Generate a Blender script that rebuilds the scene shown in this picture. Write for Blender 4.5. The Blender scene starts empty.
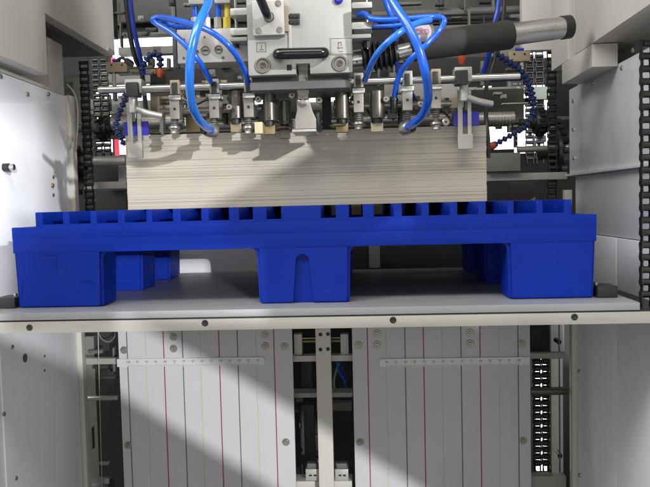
import bpy, bmesh, math, random
from mathutils import Vector, Matrix
random.seed(7)
R = math.radians
S_ = bpy.context.scene
COL = S_.collection
F = 700.0; D0 = 1.318; ZC = 1.2
# ------------------------------------------------------------------ camera
cd = bpy.data.cameras.new('camera'); cam = bpy.data.objects.new('camera', cd); COL.objects.link(cam)
cd.sensor_fit = 'HORIZONTAL'; cd.sensor_width = 36; cd.lens = 36*F/650; cd.clip_end = 100; cd.clip_start = .02
CM = Matrix.Rotation(R(2.7), 3, 'Z') @ Matrix.Rotation(R(90-3.25), 3, 'X') @ Matrix.Rotation(R(-1.4), 3, 'Z')
cam.matrix_world = Matrix.Translation((0, -D0, ZC)) @ CM.to_4x4()
S_.camera = cam
CP = Vector((0, -D0, ZC))
def ray(px, py): return CM @ Vector(((px-325)/F, -(py-243.5)/F, -1))
def P(px, py, Y):
    d = ray(px, py); return CP + d*((Y+D0)/d.y)
def PX(px, py, X):
    d = ray(px, py); return CP + d*(X/d.x)
def S(Y): return (D0+Y)/F
# ------------------------------------------------------------------ materials
def mat(name, col, rough=.5, metal=0., var=.12, scale=6., bump=.0, bscale=60., stretch=None, scratch=None, emit=None, es=0., coat=0., dirt=0., dirtcol=(.05,.045,.04), spec=.5, aniso=0):
    m = bpy.data.materials.new(name); m.use_nodes = True
    nt = m.node_tree; b = nt.nodes['Principled BSDF']; L = nt.links
    b.inputs['Roughness'].default_value = rough; b.inputs['Metallic'].default_value = metal
    b.inputs['Coat Weight'].default_value = coat; b.inputs['Specular IOR Level'].default_value = spec
    tc = nt.nodes.new('ShaderNodeTexCoord'); mp = nt.nodes.new('ShaderNodeMapping')
    L.new(tc.outputs['Object'], mp.inputs['Vector'])
    if stretch: mp.inputs['Scale'].default_value = stretch
    n = nt.nodes.new('ShaderNodeTexNoise'); n.inputs['Scale'].default_value = scale; n.inputs['Detail'].default_value = 6
    L.new(mp.outputs[0], n.inputs['Vector'])
    r = nt.nodes.new('ShaderNodeMapRange'); r.inputs['From Min'].default_value = .3; r.inputs['From Max'].default_value = .7
    r.inputs['To Min'].default_value = 1-var; r.inputs['To Max'].default_value = 1+var
    L.new(n.outputs['Fac'], r.inputs['Value'])
    mx = nt.nodes.new('ShaderNodeVectorMath'); mx.operation = 'SCALE'; mx.inputs[0].default_value = col[:3]
    L.new(r.outputs[0], mx.inputs['Scale'])
    out = mx.outputs[0]
    if dirt > 0:
        n2 = nt.nodes.new('ShaderNodeTexNoise'); n2.inputs['Scale'].default_value = scale*2.3; n2.inputs['Detail'].default_value = 9; n2.inputs['Roughness'].default_value = .7
        L.new(mp.outputs[0], n2.inputs['Vector'])
        r2 = nt.nodes.new('ShaderNodeMapRange'); r2.inputs['From Min'].default_value = .52; r2.inputs['From Max'].default_value = .75
        r2.inputs['To Max'].default_value = dirt; L.new(n2.outputs['Fac'], r2.inputs['Value'])
        mm = nt.nodes.new('ShaderNodeMix'); mm.data_type = 'RGBA'; mm.inputs['B'].default_value = (*dirtcol, 1)
        L.new(r2.outputs[0], mm.inputs['Factor']); L.new(out, mm.inputs['A']); out = mm.outputs['Result']
    if scratch:
        for sc in ((3,3,70),(60,3,4)):
            m2 = nt.nodes.new('ShaderNodeMapping'); m2.inputs['Scale'].default_value = sc; m2.inputs['Rotation'].default_value = (.05,.12,.1); L.new(tc.outputs['Object'], m2.inputs['Vector'])
            n4 = nt.nodes.new('ShaderNodeTexNoise'); n4.inputs['Scale'].default_value = 4; n4.inputs['Detail'].default_value = 3; L.new(m2.outputs[0], n4.inputs['Vector'])
            r4 = nt.nodes.new('ShaderNodeMapRange'); r4.inputs['From Min'].default_value = .66; r4.inputs['From Max'].default_value = .76; r4.inputs['To Max'].default_value = scratch[0]
            L.new(n4.outputs['Fac'], r4.inputs['Value'])
            m4 = nt.nodes.new('ShaderNodeMix'); m4.data_type = 'RGBA'; m4.inputs['B'].default_value = (*scratch[1], 1)
            L.new(r4.outputs[0], m4.inputs['Factor']); L.new(out, m4.inputs['A']); out = m4.outputs['Result']
    L.new(out, b.inputs['Base Color'])
    rr = nt.nodes.new('ShaderNodeMapRange'); rr.inputs['To Min'].default_value = max(.03, rough-.1); rr.inputs['To Max'].default_value = min(1, rough+.1)
    n3 = nt.nodes.new('ShaderNodeTexNoise'); n3.inputs['Scale'].default_value = scale*4; n3.inputs['Detail'].default_value = 5
    L.new(mp.outputs[0], n3.inputs['Vector']); L.new(n3.outputs['Fac'], rr.inputs['Value']); L.new(rr.outputs[0], b.inputs['Roughness'])
    if bump > 0:
        bn = nt.nodes.new('ShaderNodeTexNoise'); bn.inputs['Scale'].default_value = bscale; bn.inputs['Detail'].default_value = 4
        L.new(mp.outputs[0], bn.inputs['Vector'])
        bu = nt.nodes.new('ShaderNodeBump'); bu.inputs['Strength'].default_value = bump; bu.inputs['Distance'].default_value = .002
        L.new(bn.outputs['Fac'], bu.inputs['Height']); L.new(bu.outputs[0], b.inputs['Normal'])
    if emit:
        b.inputs['Emission Color'].default_value = (*emit, 1); b.inputs['Emission Strength'].default_value = es
    return m
M = dict(
 blue=mat('blue_plastic', (.0012,.021,.27), .5, var=.10, scale=5, bump=.12, bscale=60, dirt=.2, dirtcol=(.004,.03,.15), spec=.16, scratch=(.25,(.03,.08,.36))),
 white=mat('white_paint', (.80,.805,.83), .42, var=.035, scale=4, bump=.05, bscale=150, dirt=.16, dirtcol=(.42,.42,.41), scratch=(.12,(.4,.4,.4))),
 beige=mat('beige_paint', (.53,.50,.445), .45, var=.05, scale=4, bump=.06, bscale=140, dirt=.08, dirtcol=(.3,.28,.25)),
 grey=mat('grey_paint', (.30,.29,.265), .45, var=.07, scale=5, bump=.06, bscale=140, dirt=.15, dirtcol=(.18,.17,.15)),
 dgrey=mat('dark_grey_paint', (.10,.10,.095), .5, var=.15, scale=6, dirt=.3),
 board=mat('lined_board_paint', (.50,.49,.505), .5, var=.04, scale=5, bump=.04, bscale=120, dirt=.14, dirtcol=(.36,.36,.35), scratch=(.15,(.34,.34,.34))),
 plate=mat('brushed_plate', (.31,.315,.325), .42, .25, var=.08, scale=5, stretch=(1,6,6), bump=.08, bscale=80, dirt=.25, dirtcol=(.2,.2,.2)),
 bar=mat('bar_metal', (.43,.415,.365), .42, .35, var=.08, scale=8, stretch=(.6,4,4), bump=.05, dirt=.2, dirtcol=(.3,.28,.24)),
 wallmetal=mat('satin_sheet_metal', (.72,.71,.71), .36, .3, var=.10, scale=3, stretch=(3,1,.6), bump=.06, dirt=.3, dirtcol=(.25,.25,.25)),
 steel=mat('polished_steel', (.50,.49,.46), .26, .95, var=.10, scale=14, dirt=.2, dirtcol=(.2,.19,.17)),
 alu=mat('satin_aluminium', (.42,.41,.385), .42, .55, var=.08, scale=12, bump=.04, dirt=.12, dirtcol=(.35,.33,.30)),
 head=mat('head_plate', (.34,.335,.315), .45, .25, var=.04, scale=8, bump=.03, dirt=.1, dirtcol=(.4,.38,.35)),
 nickel=mat('worn_nickel', (.33,.31,.27), .36, .8, var=.18, scale=18, dirt=.35),
 brass=mat('aged_brass', (.26,.21,.11), .45, .6, var=.2, scale=20, dirt=.35),
 gun=mat('dark_gunmetal', (.14,.13,.11), .36, .75, var=.14, scale=14, dirt=.3),
 black=mat('black_rubber', (.012,.012,.013), .45, var=.2, scale=10),
 blackg=mat('glossy_black', (.008,.008,.009), .18, var=.1, scale=10),
 chain=mat('oiled_chain_steel', (.05,.048,.043), .36, .8, var=.3, scale=30),
 sleeve=mat('grey_foam_sleeve', (.022,.021,.019), .85, var=.12, scale=20, bump=.3, bscale=200),
 hose=mat('blue_hose', (.006,.095,.56), .25, var=.14, scale=20, coat=.3, dirt=.25, dirtcol=(.02,.08,.3)),
 hose_l=mat('light_blue_hose', (.015,.17,.66), .22, var=.12, scale=20, coat=.4),
 hose_d=mat('dark_blue_hose', (.006,.03,.30), .3, var=.1, scale=20),
 bead=mat('navy_segment_plastic', (.008,.018,.085), .35, var=.2, scale=20),
 band=mat('blue_band', (.02,.02,.36), .4, var=.08, scale=20),
 orange=mat('orange_plastic', (.42,.06,.012), .4, var=.05),
 yellow=mat('yellow_fitting', (.55,.42,.05), .4, var=.1),
 tan=mat('tan_paint', (.24,.20,.125), .5, var=.1, scale=10, dirt=.2),
 cream=mat('cream_plastic', (.48,.44,.28), .5, var=.05),
 green=mat('pale_green_paint', (.26,.31,.24), .5, var=.06),
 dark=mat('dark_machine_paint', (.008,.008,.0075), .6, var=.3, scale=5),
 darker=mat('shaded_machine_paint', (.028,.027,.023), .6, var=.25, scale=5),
 mid=mat('dull_machine_paint', (.13,.125,.105), .55, var=.15, scale=5, dirt=.3),
 window=mat('lit_window', (.8,.8,.8), .6, var=0., emit=(.95,.98,1.), es=2.6),
 red=mat('red_painted_glow', (.6,.02,.05), .5, var=.1, emit=(1.,.08,.15), es=.9),  # emission stands in for window light coming through red plastic
 floor=mat('concrete', (.2,.2,.19), .7, var=.15, scale=3),
 lred=mat('red_line', (.26,.02,.06), .5, var=.05), lgreen=mat('green_line', (.05,.14,.12), .5, var=.05), lyel=mat('yellow_line', (.47,.48,.27), .5, var=.05),
 ink=mat('dark_ink', (.10,.10,.11), .5, var=.05), pink=mat('pink_ink', (.6,.08,.25), .5, var=.05), pale=mat('pale_label', (.36,.35,.35), .5, var=.03),
 ruler=mat('ruler_metal', (.60,.58,.57), .4, .2, var=.04, scale=10),
)
# sheet pile material: wavy edges
def pile_mat(name, col):
    m = mat(name, col, .8, 0, var=.012, scale=3, bump=.03, bscale=60, stretch=(.12,.12,30))
    return m
M['sheet'] = pile_mat('board_edges', (.48,.445,.36)); M['sheet2'] = pile_mat('board_edges_dark', (.455,.42,.335))
# ------------------------------------------------------------------ helpers
ORG = {}
def tag(o, label, cat, group=None, kind=None):
    if label: o['label'] = label
    if cat: o['category'] = cat
    if group: o['group'] = group
    if kind: o['kind'] = kind
    return o
def root(name, loc, label, cat, group=None):
    o = bpy.data.objects.new(name, None); COL.objects.link(o); o.empty_display_size = .05
    o.location = loc; ORG[o.name] = Vector(loc); return tag(o, label, cat, group)
def obj(name, bm, m, parent=None, label=None, cat=None, group=None, kind=None, sharp=32):
    bmesh.ops.recalc_face_normals(bm, faces=bm.faces)
    vs = [v.co for v in bm.verts]
    c = Vector([(min(v[i] for v in vs)+max(v[i] for v in vs))/2 for i in range(3)])
    if not parent: c.z = min(v.z for v in vs)
    bmesh.ops.translate(bm, verts=bm.verts, vec=-c)
    me = bpy.data.meshes.new(name); bm.to_mesh(me); bm.free()
    ms = m if isinstance(m, (list, tuple)) else [m]
    for k in ms: me.materials.append(M[k] if isinstance(k, str) else k)
    me.polygons.foreach_set('use_smooth', [True]*len(me.polygons)); me.set_sharp_from_angle(angle=R(sharp))
    o = bpy.data.objects.new(name, me); COL.objects.link(o); ORG[o.name] = c.copy()
    if parent: o.parent = parent; o.location = c - ORG[parent.name]
    else: o.location = c
    return tag(o, label, cat, group, kind)
def bmn(): return bmesh.new()
def abox(bm, a, b, bev=.0012, mi=0):
    a, b = Vector([min(a[i], b[i]) for i in range(3)]), Vector([max(a[i], b[i]) for i in range(3)])
    t = bmn(); bmesh.ops.create_cube(t, size=1)
    for v in t.verts: v.co = Vector([a[i]+(v.co[i]+.5)*(b[i]-a[i]) for i in range(3)])
    mn = min(b[i]-a[i] for i in range(3)); bev = min(bev, mn*.3)
    if bev > 0: bmesh.ops.bevel(t, geom=t.edges[:], offset=bev, segments=2, affect='EDGES', profile=.7)
    merge(bm, t, mi); return bm
def merge(bm, t, mi=0):
    for f in t.faces: f.material_index = mi
    me = bpy.data.meshes.new('t'); t.to_mesh(me); t.free()
    n = len(bm.faces); bm.from_mesh(me); bpy.data.meshes.remove(me)
    bm.faces.ensure_lookup_table()
    for f in bm.faces[n:]: f.material_index = mi
def pbox(bm, x0, y0, x1, y1, Y, D, bev=.0012, mi=0):
    """frontal box: photo rectangle at depth Y, D deep"""
    c = P((x0+x1)/2, (y0+y1)/2, Y); w = abs(x1-x0)*S(Y)/2; h = abs(y1-y0)*S(Y)/2
    return abox(bm, (c.x-w, Y, c.z-h), (c.x+w, Y+D, c.z+h), bev, mi)
def cyl(bm, a, b, r, r2=None, n=24, bev=.0, mi=0):
    a = Vector(a); b = Vector(b); r2 = r if r2 is None else r2; L = (b-a).length
    t = bmn(); bmesh.ops.create_cone(t, cap_ends=True, segments=n, radius1=r, radius2=r2, depth=L)
    if bev:
        es = [e for e in t.edges if len(e.link_faces) == 2 and any(len(f.verts) > 4 for f in e.link_faces)]
        bmesh.ops.bevel(t, geom=es, offset=bev, segments=2, affect='EDGES')
    q = (b-a).to_track_quat('Z', 'Y').to_matrix().to_4x4()
    bmesh.ops.transform(t, matrix=Matrix.Translation((a+b)/2) @ q, verts=t.verts)
    merge(bm, t, mi); return bm
def pcyl_y(bm, px, py, rpx, Y, D, **k):   # cylinder along Y, front face at Y
    c = P(px, py, Y); return cyl(bm, c, c+Vector((0, D, 0)), rpx*S(Y), **k)
def pcyl_x(bm, x0, x1, py, rpx, Y, **k):
    c = P((x0+x1)/2, py, Y); w = abs(x1-x0)*S(Y)/2; return cyl(bm, c-Vector((w, 0, 0)), c+Vector((w, 0, 0)), rpx*S(Y), **k)
def pcyl_z(bm, px, y0, y1, rpx, Y, **k):
    c = P(px, (y0+y1)/2, Y); h = abs(y1-y0)*S(Y)/2; return cyl(bm, c-Vector((0, 0, h)), c+Vector((0, 0, h)), rpx*S(Y), **k)
def lathe(bm, a, d, prof, n=28, mi=0):
    """profile list (dist along d, radius) from a"""
    a = Vector(a); d = Vector(d).normalized(); q = d.to_track_quat('Z', 'Y')
    t = bmn(); rings = []
    for h, r in prof:
        rings.append([t.verts.new(a + q @ Vector((max(r, 1e-5)*math.cos(2*math.pi*i/n), max(r, 1e-5)*math.sin(2*math.pi*i/n), h))) for i in range(n)])
    for A, B in zip(rings, rings[1:]):
        for i in range(n): t.faces.new((A[i], A[(i+1) % n], B[(i+1) % n], B[i]))
    t.faces.new(rings[0][::-1]); t.faces.new(rings[-1])
    merge(bm, t, mi); return bm
def spline(pts, k=10):
    out = []
    p = [Vector(q) for q in pts]; p = [p[0]*2-p[1]]+p+[p[-1]*2-p[-2]]
    for i in range(1, len(p)-2):
        for j in range(k):
            t = j/k; a, b, c, d = p[i-1:i+3]
            out.append(.5*((2*b)+(c-a)*t+(2*a-5*b+4*c-d)*t*t+(3*b-a-3*c+d)*t**3))
    out.append(p[-2]); return out
def sweep(bm, pts, r, n=14, mi=0):
    t = bmn(); rings = []; up = None
    for i, p in enumerate(pts):
        d = (pts[min(i+1, len(pts)-1)]-pts[max(i-1, 0)]).normalized()
        if up is None: up = d.orthogonal().normalized()
        up = (up-d*up.dot(d)).normalized(); s = d.cross(up)
        rings.append([t.verts.new(p+(up*math.cos(2*math.pi*k/n)+s*math.sin(2*math.pi*k/n))*r) for k in range(n)])
    for A, B in zip(rings, rings[1:]):
        for i in range(n): t.faces.new((A[i], A[(i+1) % n], B[(i+1) % n], B[i]))
    t.faces.new(rings[0][::-1]); t.faces.new(rings[-1])
    merge(bm, t, mi); return bm
def prism(bm, pts, ext, mi=0, bev=0.):
    """polygon (world points) extruded by vector ext"""
    t = bmn(); a = [t.verts.new(p) for p in pts]; f = t.faces.new(a)
    g = bmesh.ops.extrude_face_region(t, geom=[f]); bmesh.ops.translate(t, vec=Vector(ext), verts=[v for v in g['geom'] if isinstance(v, bmesh.types.BMVert)])
    bmesh.ops.recalc_face_normals(t, faces=t.faces)
    if bev: bmesh.ops.bevel(t, geom=t.edges[:], offset=bev, segments=2, affect='EDGES', profile=.7)
    merge(bm, t, mi); return bm
def screw(parent, c, d, r, m='nickel', name='screw', dark=True):
    """button-head screw with hex recess, centre c on the surface, outward normal d"""
    b = bmn(); d = Vector(d); c = Vector(c)
    lathe(b, c-d*.001, d, [(0, r), (r*.35+.001, r*.95), (r*.62+.001, r*.6), (r*.66+.001, r*.42), (r*.2, r*.36)], 18)
    return obj(name, b, m, parent)
def hexbolt(parent, c, d, r, m='steel', name='bolt'):
    b = bmn(); d = Vector(d); c = Vector(c)
    cyl(b, c-d*.001, c+d*r*.25, r*1.35, n=24); cyl(b, c, c+d*r*1.0, r, n=6, bev=r*.08)
    return obj(name, b, m, parent)
def text_bm(txt, size, origin, mat3=None, ext=.0004, thick=0):
    cu = bpy.data.curves.new('t', 'FONT'); cu.body = txt; cu.size = size; cu.align_x = 'CENTER'; cu.align_y = 'CENTER'; cu.extrude = ext; cu.offset = thick
    o = bpy.data.objects.new('t', cu); COL.objects.link(o)
    dg = bpy.context.evaluated_depsgraph_get(); me = bpy.data.meshes.new_from_object(o.evaluated_get(dg))
    b = bmn(); b.from_mesh(me); bpy.data.objects.remove(o); bpy.data.curves.remove(cu); bpy.data.meshes.remove(me)
    m = Matrix.Rotation(R(90), 4, 'X') if mat3 is None else mat3
    bmesh.ops.transform(b, matrix=Matrix.Translation(origin) @ m, verts=b.verts); return b
def solo(name, bm, m, label, cat, group=None): return obj(name, bm, m, None, label, cat, group)
V = Vector
XL, XR = -.756, .56            # inner faces of the side walls
# ------------------------------------------------------------------ setting
b = bmn(); abox(b, (-4, -6, -.05), (4, 4, 0), 0); obj('floor', b, 'floor', kind='structure')
b = bmn(); abox(b, (-3, 2.3, 0), (3, 2.35, 3.2), 0); obj('back_wall', b, 'dark', kind='structure')
# ------------------------------------------------------------------ PALLET
pz = P(100, 307, 0).z                                  # platform top
PT = pz
def xz(px, py): p = P(px, py, 0); return p.x, p.z
x_l = xz(13, 260)[0]; x_r = xz(597, 250)[0]
z_top = P(300, 206, 0).z; z_ledge = P(300, 221, 0).z; z_under = P(300, 247, 0).z
pal = root('plastic_pallet', (-.1, .3, PT), 'royal blue grooved plastic pallet on nine feet under the stack of boards', 'pallet')
b = bmn()
# deck slab as a front-profile with stepped lip, plus ribs running front to back
DP = .60
abox(b, (x_l, 0, z_under+.026), (x_r, .016, z_ledge), .0025)
abox(b, (x_l, DP-.016, z_under+.026), (x_r, DP, z_ledge), .0025)
abox(b, (x_l, .014, z_under+.026), (x_l+.02, DP-.014, z_ledge-.0005), .0015)
abox(b, (x_r-.02, .014, z_under+.026), (x_r, DP-.014, z_ledge-.0005), .0015)
abox(b, (x_l+.005, .008, z_under+.02), (x_r-.005, DP-.008, z_ledge-.022), 0)
abox(b, (x_l+.0006, .0005, z_under-.001), (x_r-.0006, DP-.001, z_under+.0275), .0015)
notch = [(42.5,62.5),(69,90),(96.5,117.5),(124.5,146),(152,172.6),(180.5,201),(208.6,228.8),(239,252.7),(266.4,281),(321,335.8),(349,363),(374,393.5),(402,421.7),(429,450),(457.5,478.5),(486,507.6),(514,536.5),(543,564)]
abox(b, (xz(35,215)[0]+.0005, .0012, z_ledge-.003), (xz(572,215)[0]-.0005, .012, z_ledge+.0045), .001)
edges = [35]+[v for n_ in notch for v in n_]+[572]
for i in range(0, len(edges), 2):
    a_, c_ = xz(edges[i], 215)[0], xz(edges[i+1], 215)[0]
    abox(b, (a_, .0006, z_ledge-.003), (c_, DP-.001, z_top), .0018); abox(b, (a_+.002, .010, z_ledge-.024), (c_-.002, DP-.01, z_ledge), 0)
obj('deck', b, 'blue', pal)
# cross web closing some grooves partway (seen bright through the side notches)
def foot(x0, x1, y0, y1, arch=False):
    b = bmn(); tb = .003; zt = z_under+.0005
    t = bmn()
    bot = [(x0+tb, y0+.0015), (x1-tb, y0+.0015), (x1-tb, y1-.004), (x0+tb, y1-.004)]
    top = [(x0, y0), (x1, y0), (x1, y1), (x0, y1)]
    vb = [t.verts.new((x, y, PT+.0006)) for x, y in bot]; vt = [t.verts.new((x, y, zt)) for x, y in top]
    t.faces.new(vb[::-1]); t.faces.new(vt)
    for i in range(4): t.faces.new((vb[i], vb[(i+1) % 4], vt[(i+1) % 4], vt[i]))
    ve = [e for e in t.edges if abs(e.verts[0].co.z-e.verts[1].co.z) > .01]
    bmesh.ops.bevel(t, geom=ve, offset=.0055, segments=4, affect='EDGES')
    be = [e for e in t.edges if max(v.co.z for v in e.verts) < PT+.002]
    bmesh.ops.bevel(t, geom=be, offset=.0025, segments=2, affect='EDGES')
    merge(b, t)
    o = obj('foot', b, 'blue', pal)
    if arch:
        cx = xz(303, 290)[0]; h0, h1 = PT+.0, P(303, 254, 0).z
        b2 = bmn(); pts = []; w0, w1 = .021, .0125
        for s in range(13):
            a = math.pi*s/12; pts.append(V((cx+w1*math.cos(a), y0-.02, h1-w1+w1*math.sin(a))))
        pts += [V((cx-w0, y0-.02, h0-.01)), V((cx+w0, y0-.02, h0-.01))]
        prism(b2, pts, (0, .031, 0))
        me = bpy.data.meshes.new('cut'); bmesh.ops.recalc_face_normals(b2, faces=b2.faces); b2.to_mesh(me); b2.free()
        co = bpy.data.objects.new('cut', me); COL.objects.link(co)
        mo = o.modifiers.new('b', 'BOOLEAN'); mo.object = co; mo.solver = 'EXACT'; 
        bpy.context.view_layer.update()
        dg = bpy.context.evaluated_depsgraph_get(); nm = bpy.data.meshes.new_from_object(o.evaluated_get(dg))
        o.modifiers.clear(); o.data = nm
        bpy.data.objects.remove(co); nm.set_sharp_from_angle(angle=R(32))
    return o
fx = [(xz(14.5, 280)[0], xz(103, 280)[0]), (xz(257, 280)[0], xz(351, 280)[0]), (xz(508, 270)[0], xz(596, 270)[0])]
for r_, (ya, yb) in enumerate([(.0012, .085), (.25, .36), (.485, .597)]):
    for c_, (xa, xb) in enumerate(fx):
        foot(xa, xb, ya, yb, arch=(r_ == 0 and c_ == 1))
# curved gussets between deck and front feet
for x, sx in ((fx[0][1], 1), (fx[1][0], -1), (fx[1][1], 1), (fx[2][0], -1)):
    rr = .014; b = bmn()
    pts = [V((x-.003*sx, .006, z_under+.002)), V((x-.003*sx, .006, z_under-rr))]+[V((x+rr*sx-rr*sx*math.cos(a), .006, z_under-rr+rr*math.sin(a))) for a in [math.pi/2*k/6 for k in range(7)]]+[V((x+rr*sx, .006, z_under+.002))]
    prism(b, pts, (0, .07, 0)); obj('corner_gusset', b, 'blue', pal)
# moulded frame outline on the left foot (embossed)
b = bmn()
def pline(b, pts, Y, wpx, D=.0012):
    for (xa, ya), (xb, yb) in zip(pts, pts[1:]):
        sweep(b, [P(xa, ya, Y), P(xb, yb, Y)], wpx*S(Y)/2, 6)
pline(b, [(41,255),(55.5,255),(55.5,273)], .0, .5); pline(b, [(80,281),(92,281),(92,286)], .0, .5); pline(b, [(22,281),(22,299)], .0015, .5)
obj('moulded_outline', b, 'blue', pal)
# ------------------------------------------------------------------ SHEET STACK
YS = .12
zs1 = P(306, 130.5, YS).z; sx0 = P(126.5, 170, YS).x; sx1 = P(486.5, 165, YS).x
b = bmn(); z = z_top+.0005; n = 0
while z < zs1:
    th = random.choice([.0009, .0011, .0013]); grp = (n % 9 == 4)
    if z+th > zs1: th = max(zs1-z, .0006)
    j = random.gauss(0, .00012); jx = random.gauss(0, .0004)
    low = z < zs1-.075
    gap = .00017 if (low and grp) else (.00008 if low and random.random() < .1 else .00001)
    abox(b, (sx0+jx, YS+j+(.001 if random.random() < .1 else 0), z), (sx1+jx, YS+.36, z+th-gap), 0, 1 if random.random() < (.14 if low else .03) else 0)
    z += th; n += 1
solo('board_stack', b, ['sheet', 'sheet2'], 'tall stack of cream cardboard sheets resting on the blue pallet', 'cardboard stack')
# ------------------------------------------------------------------ PLATFORM
pl = root('lift_platform', (-.1, .2, PT-.06), 'grey steel lifting platform carrying the blue pallet, with bolted front rail', 'lift platform')
b = bmn(); YF = -.062
abox(b, (-.71, YF, PT-.0135), (P(640, 305, YF).x, .66, PT), .0012); obj('top_plate', b, 'plate', pl)
b = bmn(); zb1 = PT-.0165; zb0 = P(325, 328.5, YF-.002).z
abox(b, (-.74, YF-.002, zb0), (.60, YF+.03, zb1), .0015); obj('front_rail', b, 'bar', pl)
b = bmn(); abox(b, (-.735, YF+.004, zb1-.001), (.595, .6, PT-.0137), 0); obj('spacer', b, 'black', pl)
for px, py in ((29.5,327.5),(205,323),(393,320),(574.5,317)):
    c = P(px, py, YF-.002); b = bmn(); lathe(b, c+V((0,.001,0)), (0,-1,0), [(0,.0062),(.0016,.006),(.0022,.0045),(.0016,.003)], 20); obj('bolt', b, 'black', pl)
for (x0,y0,x1,y1,w) in ((0,297,16,307.5,'left'),(597,283,616,295,'right')):
    t = root('stop_block', P((x0+x1)/2, y1, .02), 'black stop block against the %s foot of the blue pallet' % w, 'stop block', 'black stop blocks beside the pallet')
    c = P((x0+x1)/2, y1, .02); w2 = (x1-x0)*S(.02)/2; b = bmn()
    if w == 'left': abox(b, (c.x-w2, .0, PT+.0005), (x_l-.001, .05, PT+.021), .002)
    else: abox(b, (x_r+.001, .0, PT+.0005), (x_r+.038, .05, PT+.022), .002)
    obj('block', b, 'black', t)
    b = bmn(); xc = x_l-.014 if w == 'left' else x_r+.008
    lathe(b, (xc, .03, PT+.021), (0,0,1), [(0,.004),(.004,.004),(.005,.003)], 12); obj('bolt', b, 'steel', t)
# ------------------------------------------------------------------ LEFT SIDE
ls = root('machine_housing', (XL-.02, .1, .4), 'white left side frame panel of the machine beside the pallet', 'machine housing', 'side housings of the machine')
ztL = PX(40, 87, XL).z
b = bmn(); abox(b, (XL-.04, -.25, .3), (XL, .50, ztL), .002); obj('lower_panel', b, 'white', ls)
b = bmn(); abox(b, (XL-.043, -.25, ztL+.002), (XL-.003, .50, ZC+.43), .002); obj('upper_panel', b, 'beige', ls)
# door panel 3 mm proud with sloping top edge
pts = [PX(-14, 104.5, XL+.0), PX(57, 103, XL+.0), PX(60, 200, XL), PX(64, 300, XL), PX(66, 330, XL)]
pts[-1].y = pts[1].y; pts[2].y = pts[1].y; pts[3].y = pts[1].y
pts = [pts[0], pts[1], V((XL, pts[1].y, .32)), V((XL, pts[0].y, .32))]
b = bmn(); prism(b, pts, (.0035, 0, 0), bev=.001); obj('door_panel', b, 'white', ls)
for px, py in ((27.5,94),(48.5,94),(0.5,76),(53,177),(53,195),(12,347),(4,414),(16,478)):
    screw(ls, PX(px, py, XL+.0035), (1,0,0), .005)
for px, py, r in ((25,358,.010),(44.5,356,.0032),(44.5,370.5,.0032)):
    c = PX(px, py, XL+.0036); b = bmn(); cyl(b, c, c+V((.0008,0,0)), r, n=24); obj('drilled_hole', b, 'black', ls)
c = PX(52, 185.5, XL+.0035); b = bmn(); lathe(b, c, (1,0,0), [(0,.006),(.002,.006),(.004,.005),(.005,.003)]); obj('brass_button', b, 'brass', ls)
# long pin latch
t = root('door_latch', PX(4, 167, XL), 'black knurled latch pin sticking out of the white left panel', 'latch')
c = PX(2, 167.5, XL); b = bmn(); cyl(b, c, c+V((.017,0,0)), .0085, n=24, bev=.001); obj('knob', b, 'black', t)
b = bmn(); cyl(b, c+V((.017,0,0)), c+V((.027,0,0)), .007, n=20, bev=.001); obj('tip', b, 'steel', t)
# vertical seam strip & post at wall end
b = bmn(); abox(b, (XL-.05, .504, .3), (XL+.012, .53, ZC+.30), .002); solo('corner_post', b, 'beige', 'slim pale vertical post at the far end of the white left panel', 'post', 'corner posts')
# left cover (beige), upper left
cl = root('top_cover', (-.85, .1, ZC+.3), 'beige sheet metal cover at the upper left corner above the white panel', 'machine cover', 'upper covers')
zA = P(48, 75, .268).z; XA = -.70
zA = PX(48, 75, XA).z; zB = PX(48, 15, XA).z; yA = PX(48, 75, XA).y; yB = PX(115, 58, XA).y
b = bmn(); prof = [V((XA,-.3,zA)), V((XA,yA,zA)), V((XA,yA,zB)), V((XA,yB,zB)), V((XA,yB,ZC+.8)), V((XA,-.3,ZC+.8))]
prism(b, prof, (-.03,0,0), bev=.0015); obj('side_plate', b, 'beige', cl)
b = bmn(); abox(b, (-1.05, yA+.002, zB+.0), (XA-.03, yB, zB+.003), .0); obj('bottom_plate', b, 'dgrey', cl)  # shade under the cover put into a darker paint
b = bmn(); abox(b, (-1.05, -.3, zA+.002), (XA-.03, yA, zA+.005), 0); obj('lower_lip', b, 'grey', cl)
b = bmn(); abox(b, (XA-.001, yB-.06, zB+.002), (XA+.002, yB-.005, zB+.012), .0006); obj('edge_trim', b, 'alu', cl)
# ------------------------------------------------------------------ RIGHT SIDE
rs = root('machine_housing', (XR+.02, .1, .4), 'dull grey right side frame panel of the machine with roller chain in front', 'machine housing', 'side housings of the machine')
zt1 = PX(644, 50, XR).z; zt2 = PX(645, 166, XR).z; zt3 = PX(644, 241, XR).z
b = bmn(); abox(b, (XR, -.62, zt2), (XR+.03, .56, zt1), .002); obj('upper_panel', b, 'wallmetal', rs)
b = bmn(); abox(b, (XR-.012, -.62, zt2-.002), (XR+.03, .56, zt2+.004), .0015); obj('folded_edge', b, 'wallmetal', rs)
b = bmn(); abox(b, (XR+.006, -.62, zt3), (XR+.03, .53, zt2-.0025), .002); obj('middle_panel', b, 'wallmetal', rs)
ys = PX(616, 260, XR).y
b = bmn(); abox(b, (XR+.001, ys+.003, .3), (XR+.03, .50, zt3-.002), .002); obj('lower_panel', b, 'white', rs)
b = bmn(); abox(b, (XR+.001, -.62, .3), (XR+.03, ys-.001, zt3-.002), .002); obj('lower_panel', b, 'white', rs)
b = bmn(); abox(b, (XR+.034, -1.05, zt1-.01), (XR+.05, .6, ZC+.44), .002); obj('inner_fascia', b, 'grey', rs)  # near end drawn out of view to shade the right of the stack
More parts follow.
